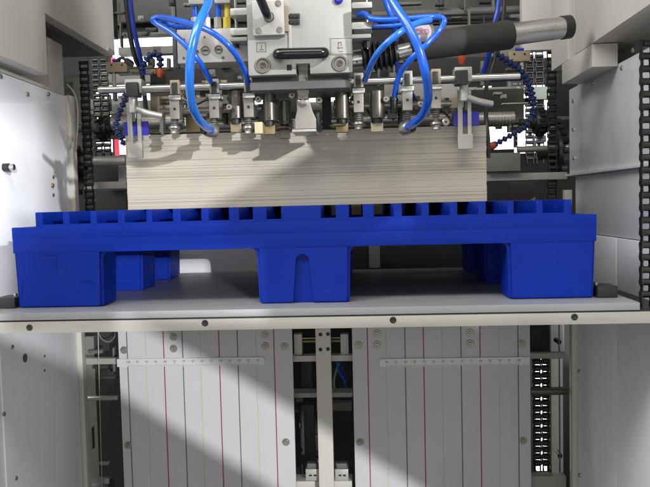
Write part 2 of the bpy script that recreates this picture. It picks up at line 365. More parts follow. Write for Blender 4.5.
for px, py in ((633,50),(622,68),(593,83),(573.5,101),(573.5,129.5),(574,158)):
    screw(rs, PX(px, py, XR), (-1,0,0), .0055, 'steel')
for px, py in ((579.5,371.5),(580,475)): screw(rs, PX(px, py, XR), (-1,0,0), .0055, 'steel')
b = bmn(); abox(b, (XR-.012, .504, .3), (XR+.05, .53, ZC-.1), .002); solo('corner_post', b, 'beige', 'slim pale vertical post at the far end of the grey right panel', 'post', 'corner posts')
cr = root('top_cover', (.7, .1, ZC+.35), 'pale grey cover at the upper right corner above the chain', 'machine cover', 'upper covers')
XB = .505; zC = PX(575, 55, XB).z; yC = PX(575, 55, XB).y
b = bmn(); prism(b, [V((XB,-.3,zC)), V((XB,yC,zC)), V((XB,yC,ZC+.8)), V((XB,-.3,ZC+.8))], (.02,0,0), bev=.0015); obj('side_plate', b, 'beige', cr)
b = bmn(); abox(b, (XB+.021, -.3, zC+.001), (.9, yC, zC+.005), 0); obj('bottom_plate', b, 'beige', cr)
b = bmn(); abox(b, (XB+.0, yC+.003, zC+.006), (.9, yC+.005, ZC+.8), 0); obj('end_plate', b, 'beige', cr)
zbk = PX(592, 67, XB).z; ybk = PX(592, 67, XB).y; ybk2 = PX(562, 84, XB).y
b = bmn(); abox(b, (XB, ybk, zbk), (XR-.001, ybk2, zC-.001), .0015); solo('mounting_bracket', b, 'beige', 'small pale box bracket under the upper right cover', 'bracket')
b = bmn(); abox(b, (XB+.002, ybk2-.04, zC+.001), (XB+.07, ybk2+.1, zC+.45), .002); solo('support_profile', b, 'beige', 'pale column rising behind the upper right cover', 'support profile')
# ------------------------------------------------------------------ CHAINS
def chain(px, y0, y1, Y, wpx, pitch, label, strands=1, rk=.36, m='chain', group='roller chains of the pile lift'):
    s = S(Y); c0 = P(px, (y0+y1)/2, Y); top = c0.z+(y1-y0)*s/2; p = pitch*s; w = wpx*s; n_ = int((y1-y0)/pitch)
    rl = p*(.28 if strands < 2 else rk); b = bmn()
    t_ = .0016
    for st in range(strands):
        xo = c0.x+(st-(strands-1)/2)*w*1.06
        for i in range(n_):
            z = top-(i+.5)*p; ww = w*(.36 if i % 2 else .46)
            cyl(b, (xo-ww, Y, z), (xo+ww, Y, z), rl*.55, n=10); cyl(b, (xo-w*.30, Y, z), (xo+w*.30, Y, z), rl, n=12)
            wi = w*(.32 if i % 2 else .40)
            for sg in (-1, 1):
                x = xo+sg*wi; h = p*.98; hw = p*.36
                pts = []
                for k in range(7): a = math.pi*k/6; pts.append(V((x, Y+hw*math.cos(a), z-p*.0+hw*math.sin(a)*.9)))
                pts += [V((x, Y-hw*.62, z-p*.5))]
                for k in range(7): a = math.pi+math.pi*k/6; pts.append(V((x, Y+hw*math.cos(a), z-p+hw*math.sin(a)*.9)))
                pts += [V((x, Y+hw*.62, z-p*.5))]
                prism(b, pts, (t_*sg, 0, 0))
    return solo('roller_chain', b, m, label, 'chain', group)
chain(87, 60, 214, .60, 9.5, 6.4, 'dark roller chain hanging left of the cardboard stack')
chain(646, 42, 300, -.02, 11, 12.2, 'large black roller chain hanging at the right edge of the view')
chain(552, 52, 205, .60, 9.5, 6.2, 'dark roller chain hanging right of the cardboard stack')
chain(534.5, 45, 162, 1.0, 9, 5.2, 'double strand black chain behind the right coolant hose', 2)
chain(101.5, 58, 156, 1.0, 8, 5.0, 'double strand black chain against the red strip', 2)
chain(541.5, 357, 474, .62, 8.2, 6.9, 'double strand black chain in the slot right of the lined boards', 2, .46)
# ------------------------------------------------------------------ LOWER BOARDS
YB = .505
def board(x0, x1, label, lines, rx0, rx1, dirn, screws):
    cx = P((x0+x1)/2, 400, YB); t = root('lined_board', (cx.x, YB+.01, .55), label, 'machine panel', 'lined boards under the platform')
    # x from the y=335 row of the photo
    xa = P(x0, 335, YB).x; xb = P(x1, 335, YB).x; zt = ZC-.20
    b = bmn(); abox(b, (xa, YB, .25), (xb, YB+.012, zt), .0012); obj('board', b, 'board', t)
    zr = P((rx0+rx1)/2, 362, YB-.004).z
    for px, k in lines:
        x = P(px, 345, YB).x
        b = bmn(); abox(b, (x-.0013, YB-.0008, .255), (x+.0013, YB+.0002, zt-.002), 0); obj('coloured_line', b, {'g':'lgreen','r':'lred','y':'lyel'}[k], t, label={'g':'green vertical guide line','r':'red vertical guide line','y':'pale yellow vertical guide line'}[k])
    xr0, xr1 = P(rx0, 362, YB-.004).x, P(rx1, 362, YB-.004).x
    b = bmn(); hr = .0105
    rnd = xr1 if dirn > 0 else xr0; flat = xr0 if dirn > 0 else xr1
    pts = [V((flat, YB-.0042, zr-hr)), V((rnd-dirn*.008, YB-.0042, zr-hr))]+[V((rnd-dirn*.008+dirn*.008*math.sin(a), YB-.0042, zr-hr*math.cos(a))) for a in [math.pi*k/10 for k in range(1,10)]]+[V((rnd-dirn*.008, YB-.0042, zr+hr)), V((flat, YB-.0042, zr+hr))]
    prism(b, pts, (0,.003,0)); ru = obj('ruler', b, 'ruler', t)
    b = bmn(); vals = list(range(100, 25, -5)) if dirn > 0 else list(range(30, 105, 5))
    fx0, fx1 = (128.2, 257.7) if dirn > 0 else (386.5, 518.5)
    xs = [P(fx0+(fx1-fx0)*i/14, 362, YB-.004).x for i in range(15)]
    for v, x in zip(vals, xs):
        tb = text_bm(str(v), .0082, (x, YB-.0043, zr+.0022), ext=.0002); merge(b, tb)
    step = (xs[-1]-xs[0])/70
    for i in range(71):
        x = xs[0]+i*step; h = .0062 if i % 5 == 0 else .004
        abox(b, (x-.0004, YB-.0046, zr-hr+.0006), (x+.0004, YB-.0041, zr-hr+h), 0)
    obj('scale_marks', b, 'ink', ru)
    for px, py in screws:
        c = P(px, py, YB); b = bmn()
        lathe(b, c+V((0,.001,0)), (0,-1,0), [(0,.0100),(.0022,.0100),(.003,.009),(.003,.0055),(.006,.0052),(.0068,.0045),(.0068,.0025),(.004,.0022)], 24); obj('screw', b, 'nickel', t)
board(118, 292, 'white board with coloured vertical lines and a ruler, left of the centre post',
      [(127,'g'),(145.5,'y'),(163.6,'r'),(182.5,'g'),(200,'y'),(219,'r'),(237.5,'g'),(256,'y'),(274,'r')], 117, 265, 1, [(124,350),(128,445),(173.5,337),(173.5,348.5),(265.5,335),(265.5,346),(284.5,346.5),(286,442)])
board(352, 530, 'grey board with coloured vertical lines and a ruler, right of the centre post',
      [(367.5,'r'),(386,'y'),(405,'g'),(423.5,'r'),(442,'y'),(461,'g'),(480,'r'),(499,'y'),(518,'g')], 379, 530, -1, [(358.5,345),(360,442),(377,333.5),(377,344.5),(470,332.5),(470,343.5),(522,343.5),(523,440.5)])
# centre post and what is in the centre gap
cp = root('centre_post', P(325, 480, .48), 'beige vertical post with four holes between the two lined boards', 'post')
xa, xb = P(317, 400, .49).x, P(332, 400, .49).x
b = bmn(); abox(b, (xa, .49, .25), (xb, .52, ZC-.2), .0015); obj('post', b, 'beige', cp)
for px, py in ((320.5,334.5),(328,334),(320.5,349.5),(328,349)):
    c = P(px, py, .4898); b = bmn(); lathe(b, c+V((0,.001,0)), (0,-1,0), [(0,.005),(.0014,.005),(.002,.0035),(.0012,.002)], 16); obj('bolt', b, 'black', cp)
def rail(x0,y0,x1,y1,Y,D,m,label,cat='rail',name='cross_rail',group=None,bev=.0012):
    b = bmn(); pbox(b,x0,y0,x1,y1,Y,D,bev); return solo(name,b,m,label,cat,group)
rail(291,355.5,353,361.5,.54,.03,'beige','beige cross rail just under the top of the gap, behind the centre post',group='cross rails in the centre gap')
rail(291,393,353,397.5,.56,.05,'grey','grey cross rail in the middle of the gap behind the centre post',group='cross rails in the centre gap')
rail(291,481,353,487.5,.54,.05,'beige','beige cross rail at the bottom of the gap behind the centre post',group='cross rails in the centre gap')
rail(316,403,352,411,.66,.03,'mid','dull cross rail right behind the post below the middle',group='cross rails in the centre gap')
for x0,w in ((294,'left'),(340.5,'right')):
    rail(x0,334,x0+8,355,.55,.03,'beige','small beige upright plate just %s of the centre post head' % w,'plate','upright_plate','upright plates beside the post head')
b = bmn(); pcyl_x(b, 300, 342, 341, 1.6, .57, n=14); solo('tie_rod', b, 'brass', 'thin brass rod crossing behind the head of the centre post', 'rod')
b = bmn(); pcyl_x(b, 300, 340, 338, .7, .56, n=10); solo('tie_rod', b, 'steel', 'thinner steel rod above the brass rod behind the centre post', 'rod')
b = bmn(); pbox(b,302,404,315,478,.66,.03); solo('upright_bar',b,'darker','dark upright bar left of the centre post below the middle rail','upright bar')
b = bmn(); pbox(b,301,360,312,392,.66,.03); solo('upright_bar',b,'darker','short dark upright bar left of the centre post above the middle rail','upright bar')
for x0,w in ((305.5,'left'),(335,'right')):
    t = root('limit_switch', P(x0+7, 481, .52), 'small silver switch block at the foot of the centre post, %s side' % w, 'switch', 'small switch blocks at the post foot')
    b = bmn(); pbox(b,x0,469,x0+13.5,481,.52,.03); obj('housing', b, 'alu', t)
    b = bmn(); pbox(b,x0+1.5,463.5,x0+12,468.6,.525,.02); obj('cap', b, 'dgrey', t)
    for k in (3.5, 8): b = bmn(); pbox(b,x0+k,474.5,x0+k+3,476.3,.5195,.002,0); obj('slot', b, 'black', t)
for i,(pts,m,lb) in enumerate((([(337,362),(339,372),(344,380),(347,392)],'hose','thin bright blue tube in the gap behind the centre post'),([(340,361),(343,372),(347,380)],'hose_d','thin dark blue tube in the gap behind the centre post'),([(335,392),(334,380),(338,366),(341,361)],'green','thin green tube in the gap behind the centre post'))):
    b = bmn(); sweep(b, spline([P(x,y,.62+.01*i) for x,y in pts]), 1.1*S(.62), 8); solo('air_tube', b, m, lb, 'tube', 'tubes behind the centre post')
# left gap
b = bmn(); pbox(b,82,358.5,119,364.5,.60,.02); solo('gap_rail',b,'grey','grey rail in the upper part of the slot left of the lined boards','rail','rails in the left slot')
b = bmn(); pcyl_x(b, 83, 119, 398, 2.4, .60, n=16); solo('gap_rail',b,'alu','round silver rail in the middle of the slot left of the lined boards','rail','rails in the left slot')
b = bmn(); pbox(b,84,334,97,487,.75,.02); solo('slot_panel',b,'mid','dull grey upright panel inside the left slot','panel')
b = bmn(); sweep(b, [P(98,331,.56), P(102,489,.56)], .0011, 8); solo('tension_wire', b, 'alu', 'thin straight wire running down the left slot', 'wire')
b = bmn(); sweep(b, spline([P(x,y,.7) for x,y in ((98,330),(101,338),(108,342),(114,338),(116,331))]), .0022, 8); solo('cable_loop', b, 'dgrey', 'dark cable loop at the top of the left slot', 'cable')
t = root('sprocket', P(100,484,.62), 'dark sprocket at the bottom of the left slot', 'sprocket')
b = bmn(); c = P(101,489,.62); lathe(b, c-V((.03,0,0)), (1,0,0), [(0,.03),(.01,.034),(.05,.034),(.06,.03)], 24); obj('wheel', b, 'dgrey', t)
b = bmn(); pbox(b,103,479,109,484,.58,.01); obj('clip', b, 'alu', t)
# right slot
b = bmn(); pbox(b,530,353,565,358.5,.56,.02); solo('gap_rail',b,'grey','grey rail in the upper part of the slot right of the lined boards','rail','rails in the right slot')
b = bmn(); pcyl_x(b, 530, 567, 391, 4, .58, n=16); solo('gap_rail',b,'gun','round dark rail in the middle of the slot right of the lined boards','rail','rails in the right slot')
b = bmn(); pbox(b,551,358,563,474,.70,.02); solo('slot_panel',b,'mid','dull greenish upright panel inside the right slot','panel')
b = bmn(); pbox(b,530,476,566,495,.56,.03); solo('gap_rail',b,'grey','wide grey rail at the bottom of the right slot','rail','rails in the right slot')
for px,lab in ((550.5,'left'),(559.5,'right')):
    b = bmn(); pcyl_z(b, px, 322, 478, .8, .60, n=8); solo('guide_wire', b, 'gun', 'thin dark guide wire in the right slot, %s one of two' % lab, 'wire', 'guide wires in the right slot')
b = bmn(); pcyl_y(b, 559, 342, 2.5, .62, .03, n=14); solo('knob', b, 'black', 'small black knob at the top of the right slot', 'knob', 'knobs in the right slot')
b = bmn(); pcyl_y(b, 560, 456, 2.5, .62, .03, n=14); solo('knob', b, 'black', 'small black knob near the bottom of the right slot', 'knob', 'knobs in the right slot')
b = bmn(); pbox(b,536.5,359,546.5,472,.74,.01,0); solo('lit_opening', b, 'window', 'bright opening glowing behind the chain in the right slot', 'lit opening', 'bright openings seen through the machine')
b = bmn(); pbox(b,60,322,600,520,.95,.02,0); solo('rear_screen', b, 'dark', 'dark rear panel deep behind the lined boards', 'panel')
# ------------------------------------------------------------------ behind the pallet
b = bmn(); pbox(b,170,205,262,274,.70,.01); solo('front_guide_plate', b, 'white', 'pale guide plate seen through the left opening under the pallet', 'guide plate')
b = bmn(); pbox(b,268,205,560,282,.80,.01,0); solo('dark_guard_plate', b, 'dark', 'black guard plate behind the right opening under the pallet', 'guard plate')
b = bmn(); pbox(b,369,244,380,268,.73,.02); solo('guide_strip', b, 'grey', 'short grey strip hanging in the right opening under the pallet', 'strip')
# ------------------------------------------------------------------ mid-distance rails beside the stack
G1 = 'rails left of the stack'; G2 = 'rails right of the stack'
b = bmn(); pcyl_x(b, 78, 127, 161, 5, .66, n=24, bev=.001); solo('guide_shaft', b, 'alu', 'silver shaft left of the cardboard stack', 'shaft', G1)
rail(72,182,127,189,.68,.02,'grey','grey flat rail left of the stack just above the pallet',group=G1)
rail(118,163,127,182,.70,.02,'grey','small grey upright beside the left edge of the stack','plate','upright_plate')
rail(92,165,118,181,.78,.02,'darker','dark box behind the chain left of the stack','box','dark_box')
rail(66,195,73,206,.56,.02,'beige','small pale tab on the left post just above the pallet','tab','small_tab')
rail(95,190,127,212,.85,.02,'darker','dark plate behind the rails left of the stack','plate','back_plate')
rail(487,153,520,171,.56,.05,'mid','dull grey box right of the cardboard stack','box','grey_box')
rail(487,173,566,180,.58,.02,'grey','long grey flat rail right of the stack above the pallet',group=G2)
rail(510,182,535,204,.70,.02,'darker','dark plate under the rail right of the stack','plate','back_plate')
b = bmn(); pcyl_x(b, 518, 556, 149, 3, .66, n=20); solo('guide_shaft', b, 'nickel', 'dull shaft behind the chain right of the stack', 'shaft', G2)
rail(565,190,572,204,.56,.02,'beige','small pale tab on the right post just above the pallet','tab','small_tab')
def sprocket(px, py, rpx, Y, wpx, lab):
    t = root('sprocket', P(px, py+rpx, Y), lab, 'sprocket', 'sprockets of the pile lift')
    c = P(px, py, Y); s = S(Y); w = wpx*s/2; r = rpx*s; b = bmn()
    lathe(b, c-V((w,0,0)), (1,0,0), [(0,r*.5),(w*.4,r*.5),(w*.4,r*.9),(w*.8,r*.96),(w*1.2,r*.96),(w*1.6,r*.9),(w*1.6,r*.5),(w*2,r*.5)], 28)
    n_ = 16
    for i in range(n_):
        a = 2*math.pi*i/n_; q = c+V((0, math.cos(a)*r, math.sin(a)*r)); cyl(b, q-V((w*.3,0,0)), q+V((w*.3,0,0)), r*.12, n=8)
    obj('wheel', b, 'chain', t)
    b = bmn(); cyl(b, c-V((w*2.2,0,0)), c+V((w*2.2,0,0)), r*.28, n=20, bev=.001); obj('hub', b, 'black', t)
sprocket(76, 170, 24, .64, 9, 'large dark sprocket wheel left of the stack')
sprocket(103, 129, 11, .72, 17, 'black sprocket behind the left coolant hose')
sprocket(559, 152, 24, .72, 18, 'large black sprocket wheel right of the stack')
sprocket(540, 122, 13, .74, 18, 'black sprocket behind the right coolant hose')
b = bmn(); pcyl_x(b, 68, 98, 128, 4.5, .64, n=20); solo('sprocket_shaft', b, 'dgrey', 'short dark shaft through the left chain', 'shaft')
# cables on left post
for i,(pts,lb) in enumerate((([(68,95),(71,110),(73,130),(70,148)],'thin grey cable running down the left post'),([(67,84),(75,95),(78,115),(76,150)],'second thin grey cable bowing out from the left post'))):
    b = bmn(); sweep(b, spline([P(x,y,.50+.02*i) for x,y in pts]), .0022, 8); solo('signal_cable', b, 'grey', lb, 'cable', 'cables along the left post')
b = bmn(); pbox(b,66,78,82,150,.72,.03); solo('bearing_plate', b, 'mid', 'dull grey bearing plate behind the left post', 'plate')
# ------------------------------------------------------------------ REAR BEAMS & WINDOWS
GB = 'cross beams behind the feeder'
rail(88,-40,640,-2+14,1.25,.05,'darker','dark brown top cross beam at the upper edge behind everything','beam','cross_beam',GB)
rail(100,5,570,27,1.30,.06,'dark','black cross beam above the bright openings','beam','cross_beam',GB)
rail(110,0,118,23,1.1,.03,'mid','short grey hanging bar at the upper left','bar','hanging_bar')
rail(94,-30,112,36,1.0,.05,'dark','black upright beside the upper left cover','upright','dark_upright')
rail(118,46.5,182,54,1.2,.04,'mid','grey cross beam between the two bright openings at upper left','beam','cross_beam',GB)
rail(430,25,520,62,1.15,.03,'mid','dull grey plate behind the grey sleeved tube','plate','back_plate')
rail(380,16,520,20,1.05,.03,'black','thin black pipe running behind the hoses at upper right','pipe','black_pipe')
rail(172,0,176,70,1.05,.02,'black','thin black upright left of the valve block','upright','dark_upright')
rail(440,0,445,95,1.0,.02,'black','thin black upright behind the grey sleeved tube','upright','dark_upright')
rail(100,68,185,82,1.12,.05,'mid','dull grey crossbeam behind the left clamp','beam','cross_beam',GB)
rail(150,62,520,84,.80,.05,'dark','long black beam behind the feeder head','beam','cross_beam',GB)
rail(90,99,122,114,1.15,.04,'mid','dull olive rail behind the left chain','beam','cross_beam',GB)
rail(120,95,520,128,.95,.05,'mid','dark brown beam behind the sucker row','beam','cross_beam',GB)
rail(150,96,200,112,.80,.05,'tan','tan block behind the left sucker posts','block','tan_block')
rail(200,85,245,110,.85,.05,'mid','grey block behind the left suckers','block','grey_block')
rail(385,83,440,100,.80,.04,'grey','pale grey plate behind the right suckers','plate','back_plate')
rail(440,84,460,100,.78,.04,'grey','light grey machined block between the hose and the right side guide','block','grey_block')
rail(425,98,470,108,.76,.03,'tan','tan bar behind the right side guide','bar','tan_bar')
GW = 'bright openings seen through the machine'
def win(x0,y0,x1,y1,Y,lb): b = bmn(); pbox(b,x0,y0,x1,y1,Y,.01,0); return solo('lit_opening', b, 'window', lb, 'lit opening', GW)
win(112,34,174,69,1.6,'bright opening behind the crossing blue hoses at upper left')
win(96,84,150,122,1.5,'bright opening behind the left clamp and side guide')
win(118,128,150,154,1.5,'bright opening just above the left silver shaft')
win(232,90,262,104,.93,'bright opening behind the suckers left of the centre arm')
win(308,88,350,101,.93,'bright opening behind the suckers right of the centre arm')
win(505,42,550,62,1.6,'bright opening below the silver end of the tube')
win(515,84,548,152,1.5,'bright opening behind the right double chain')
win(484,86,513,101,1.5,'bright opening above the right thick roller')
win(484,127,513,149,1.5,'bright opening below the right thick roller')
rail(113,58,117,160,1.3,.01,'red','red plastic strip left of the left side guide, window light put in as glow','red strip','red_strip')
# right cluster
rail(474,87,531,94,1.02,.02,'grey','upper grey flat rail right of the right side guide',group=G2)
rail(474,99,530,105,1.02,.02,'grey','lower grey flat rail right of the right side guide',group=G2)
rail(508,72,523,131,1.06,.02,'mid','dull grey upright crossing the two right flat rails','upright','grey_upright')
rail(530,87,549,99,.96,.02,'green','pale green block in front of the right double chain','block','green_block')
rail(522,58,562,68,1.08,.02,'dark','dark rail across the right double chain','rail','dark_rail')
rail(522,74,562,84,1.08,.02,'dark','second dark rail lower across the right double chain','rail','dark_rail')
rail(523,-30,568,48,.80,.03,'beige','pale upright panel behind the silver end of the tube','support profile','support_profile')
c = P(529,19,.80); b = bmn(); 
b = bmn(); pcyl_x(b, 448, 513, 119, 6.5, .62, n=28, bev=.001)
for k in range(9): pcyl_x(b, 482+k*3.2, 483.6+k*3.2, 119, 6.8, .62, n=28)
solo('thick_roller', b, 'nickel', 'thick dull steel roller with ribs behind the right side guide', 'roller', 'rollers behind the side guides')
b = bmn(); pcyl_x(b, 112, 194, 121.5, 8, .62, n=28, bev=.001); solo('thick_roller', b, 'nickel', 'thick dull steel roller behind the left side guide', 'roller', 'rollers behind the side guides')
for x0,y0,x1,y1,lb,sx in ((106,62,127,72,'tan block under the upper left cover with a short stem',114),(509,51,530,61,'tan block under the silver tube end with a short stem',522)):
    t = root('sensor_block', P(sx, y1+12, .66), lb, 'sensor block', 'tan sensor blocks')
    b = bmn(); pbox(b,x0,y0,x1,y1,.66,.03); obj('housing', b, 'tan', t)
    b = bmn(); pcyl_z(b, sx, y1, y1+14, 2, .67, n=12); obj('stem', b, 'grey', t)
    for k in (.25,.75): b = bmn(); pcyl_y(b, x0+(x1-x0)*k, y0+3, 1.0, .6585, .003, n=10); obj('screw', b, 'black', t)
    b = bmn(); pcyl_x(b, (x0+x1)/2-4, (x0+x1)/2+4, y0-1.5, 1.5, .67, n=12); obj('connector', b, 'band', t)
# ------------------------------------------------------------------ FEEDER HEAD
YH = -.02
hd = root('feeder_head', P(300,75,YH+.1), 'grey feeder head plate with black handle above the middle of the stack', 'feeder head')
x0 = P(247.5,40,YH).x; x1 = P(352,40,YH).x; z0 = P(300,74,YH).z; z1 = ZC+.62
n0, n1 = P(296,68,YH).x, P(310,68,YH).x; nz = P(303,63.5,YH).z
b = bmn()
prism(b, [V((x0,YH,z0+.002)), V((x0+.002,YH,z0)), V((n0,YH,z0)), V((n0,YH,nz)), V((n1,YH,nz)), V((n1,YH,z0)), V((x1-.002,YH,z0)), V((x1,YH,z0+.002)), V((x1,YH,z1)), V((x0,YH,z1))], (0,.045,0), bev=.001)
obj('front_plate', b, 'head', hd)
b = bmn(); pbox(b,252,70,348,83,YH+.02,.1); obj('under_recess', b, 'black', hd)
b = bmn(); pbox(b,250,81,350,89,YH+.012,.12,.002); obj('lower_bar', b, 'dgrey', hd)
# sockets
for px,py in ((262.8,65.5),(340,63.5)):
    c = P(px,py,YH); s = S(YH); b = bmn()
    lathe(b, c+V((0,.0005,0)), (0,-1,0), [(0,8*s),(.003,8*s),(.0045,7.4*s),(.0045,6.4*s),(.0015,5.2*s),(.0015,3.2*s)], 36); f = obj('socket', b, 'nickel', hd)
    b = bmn(); lathe(b, c+V((0,-.0012,0)), (0,-1,0), [(0,3.2*s),(.003,3.1*s),(.003,1.6*s),(.001,1.4*s)], 24); obj('socket_core', b, 'gun', f)
b = bmn(); s = S(YH)
pts = [P(278,55,YH-.0), P(278,54.5,YH-.02), P(281,54,YH-.03), P(300,53.5,YH-.032), P(321,53,YH-.03), P(324,53,YH-.02), P(324,53.5,YH-.0)]
sweep(b, spline(pts, 8), 5.4*s, 18); h_ = obj('handle', b, 'blackg', hd)
for px in (278.5,323.5): screw(h_, P(px,52.5,YH-.028), (0,-1,0), .0028, 'steel')
b = bmn(); pbox(b,286.8,64.5,291.8,70.5,YH-.0006,.004,.001); obj('slot', b, 'black', hd)
b = bmn(); pbox(b,288.5,25,291.5,50,YH-.004,.006); obj('index_strip', b, 'alu', hd)
# pictogram squares
def frame(b, x0,y0,x1,y1,Y,w=.5,D=.0006):
    for (a,c2,d,e) in ((x0,y0,x1,y0+w),(x0,y1-w,x1,y1),(x0,y0,x0+w,y1),(x1-w,y0,x1,y1)): pbox(b,a,c2,d,e,Y,D,0)
b = bmn(); frame(b,256.5,42.5,266,52,YH-.0006); pbox(b,261,45,261.7,50,YH-.0006,.0008,0); pbox(b,259,49.5,264,50.1,YH-.0007,.0008,0); obj('engraved_mark', b, 'dgrey', hd)
b = bmn(); pbox(b,330,37.5,352,54.5,YH-.0012,.0014,.0003); lb_ = obj('label_plate', b, 'alu', hd)
b = bmn(); frame(b,330.5,38,351.5,54,YH-.0018,.35); pbox(b,338,42,338.7,49.5,YH-.0018,.0008,0); pbox(b,338,42,341.5,42.7,YH-.0019,.0008,0); pbox(b,341,42,341.6,46,YH-.0018,.0008,0); pbox(b,337,47.5,343,48.1,YH-.0019,.0008,0); pbox(b,338.5,51.2,342.5,51.8,YH-.0018,.0008,0); obj('pictogram', b, 'dgrey', lb_)
# terminal marks
b = bmn()
for r_ in range(2):
    for k in range(3): pbox(b, 289.5+k*3.5, 13.5+r_*6, 292.6+k*3.5, 17.8+r_*6, YH-.006, .007, .0006)
    pbox(b, 288.6, 14.8+r_*6, 298, 16.4+r_*6, YH-.004, .005, 0)
obj('connector_pins', b, 'black', hd)
b = bmn(); pbox(b,283.5,6,288.4,31,YH-.006,.008,.001); obj('connector_base', b, 'tan', hd)
c = P(338.5,0,YH); b = bmn(); lathe(b, c, (0,-1,0), [(0,4.4*s),(.006,4.2*s),(.009,3*s)], 24); obj('blue_cap', b, 'band', hd)
# square cover
sqr = bmn(); pbox(sqr,252.5,.5,284,34.5,YH-.016,.018,.002); sq = obj('square_cover', sqr, 'alu', hd)
for px,py in ((258.5,31),(279.5,30),(278,3.5)): hexbolt(sq, P(px,py,YH-.016), (0,-1,0), .0042)
b = bmn(); lathe(b, P(269,17,YH-.0155), (0,-1,0), [(0,5.4*s),(.004,5.2*s),(.006,4.6*s),(.006,4.2*s)], 24); obj('grommet', b, 'gun', sq)
b = bmn(); sweep(b, spline([P(269,17.5,YH-.018), P(267,14,YH-.045), P(263,5,YH-.06), P(256,-12,YH-.07), P(250,-30,YH-.06)]), 4.3*s, 16); solo('control_lever', b, 'blackg', 'thick black lever rod entering the square cover on the feeder head', 'lever')
# central arm
am = root('pressing_foot', P(303,132,.06), 'silver pressing foot arm pointing down at the middle of the stack', 'pressing foot')
b = bmn(); pbox(b,298,62,308.5,87,.0,.02,.0015); obj('upper_arm', b, 'nickel', am)
b = bmn(); pcyl_y(b,303,91,6,-.002,.03,n=28,bev=.001); pbox(b,297.5,88,308,99,.0,.025,.002); obj('joint', b, 'gun', am)
b = bmn(); Yf = .01
prism(b, [P(x,y,Yf) for x,y in ((296.5,100),(299,97),(304,96),(308,98),(310,103),(312,110),(316,119),(316,128.5),(295,129),(295,119),(297,110))], (0,.03,0), bev=.0015); obj('foot_plate', b, 'nickel', am)
b = bmn(); lathe(b, P(303,102,Yf-.0005), (0,-1,0), [(0,5.2*s),(.003,5*s),(.005,3*s),(.006,2.2*s)], 24); obj('pivot_bolt', b, 'steel', am)
b = bmn(); pbox(b,292,129.2,316,131.6,Yf-.01,.08,.0006); obj('sole', b, 'alu', am)
# side brackets of the head
for (xa,xb,side,ys_) in ((351.8,372,'right',((2,8),(22,29),(34,38))),(230,248,'left',((8,15),(28,35),(37,41)))):
    t = root('hinge_bracket', P((xa+xb)/2, 42, .03), 'grey three tab hinge bracket on the %s of the feeder head' % side, 'bracket', 'hinge brackets beside the feeder head')
    for i,(ya,yb) in enumerate(ys_):
        b = bmn(); pbox(b,xa,ya,xb-(0 if i != 2 else 1),yb,.02,.05,.003); obj('tab', b, 'alu' if i != 2 else 'grey', t)
    b = bmn(); pbox(b,xa+2,29,xb,34,.021,.045,.003); obj('rubber_pad', b, 'black', t)
    b = bmn(); px = (xb-5) if side == 'right' else xa+6
    pcyl_z(b,px,-6,48,1.5,.045,n=12); obj('pin', b, 'steel', t)
    b = bmn(); pcyl_z(b,px,40,48,3.4,.045,n=6); obj('nut', b, 'black', t)
# valve block left
vb = root('valve_block', P(213,62,.08), 'silver air valve block with round screws left of the feeder head', 'valve block')
b = bmn(); pbox(b,177,29,251,62,.06,.06,.0015); obj('body', b, 'alu', vb)
for px,py,r in ((205.5,50.5,4.8),(218.5,49.5,4.2),(231,48,3.6),(197,52,2.2)):
    c = P(px,py,.06); q = S(.06); b = bmn(); lathe(b, c+V((0,.0005,0)), (0,-1,0), [(0,r*q),(.002,r*q),(.003,r*q*.85),(.0012,r*q*.7),(.0012,r*q*.3)], 22); o_ = obj('regulator_screw', b, 'nickel', vb)
    b = bmn(); abox(b, (c.x-r*q*.55, .0575, c.z-r*q*.1), (c.x+r*q*.55, .0590, c.z+r*q*.1), 0); obj('screw_slot', b, 'black', o_)
for px,py in ((184,39.5),(223,57.5),(184,58)): screw(vb, P(px,py,.06), (0,-1,0), .0028, 'gun')
b = bmn(); pbox(b,217,37,219,39,.0594,.001,0); pbox(b,220.5,36.5,222.5,39,.0594,.001,0); prism(b, [P(203,38,.0594),P(206,38,.0594),P(204.5,35.5,.0594)], (0,.001,0)); obj('printed_marks', b, 'ink', vb)
for px,m_,hm in ((195,'alu','hose'),(207,'alu','hose'),(218,'alu','hose'),(227,'yellow','yellow')):
    t = vb
    b = bmn(); pcyl_z(b,px,18,28.8,4.1,.085,n=6); f = obj('push_fitting', b, m_, vb)
    b = bmn(); pcyl_z(b,px,-12,18.5,3.0,.085,n=18); obj('hose_stub', b, hm, f)
for px,ya in ((196,1),(222,0)):
    b = bmn(); pbox(b,px-8,ya-8,px+8,ya+3,.07,.05,.004); obj('cable_clip', b, 'alu', vb)
# bellows coupling
bl = root('bellows_coupling', P(378,72,.1), 'black rubber bellows coupling between steel collars right of the feeder head', 'coupling')
Yb = .08; q = S(Yb); c0 = P(362,58.5,Yb); c1 = P(398,53.5,Yb); dv = (c1-c0)
b = bmn(); prof = []; Ln = dv.length; nn = 7
for i in range(nn):
    t0 = i/nn*Ln; rr = 16*q*(1-.02*i); prof += [(t0, rr*.72), (t0+Ln/nn*.35, rr), (t0+Ln/nn*.55, rr), (t0+Ln/nn*.95, rr*.70)]
lathe(b, c0, dv, prof, 36); obj('bellows', b, 'black', bl)
b = bmn(); cyl(b, P(351,60,Yb), c0, 9*q, n=32, bev=.001); obj('collar', b, 'steel', bl)
b = bmn(); cyl(b, c1, P(411,50,Yb), 8*q, n=32, bev=.001); obj('collar', b, 'steel', bl)
b = bmn(); cyl(b, P(357,62,Yb-9*q-.0003), P(357,62,Yb-9*q+.003), .002, n=12); obj('set_screw', b, 'black', bl)
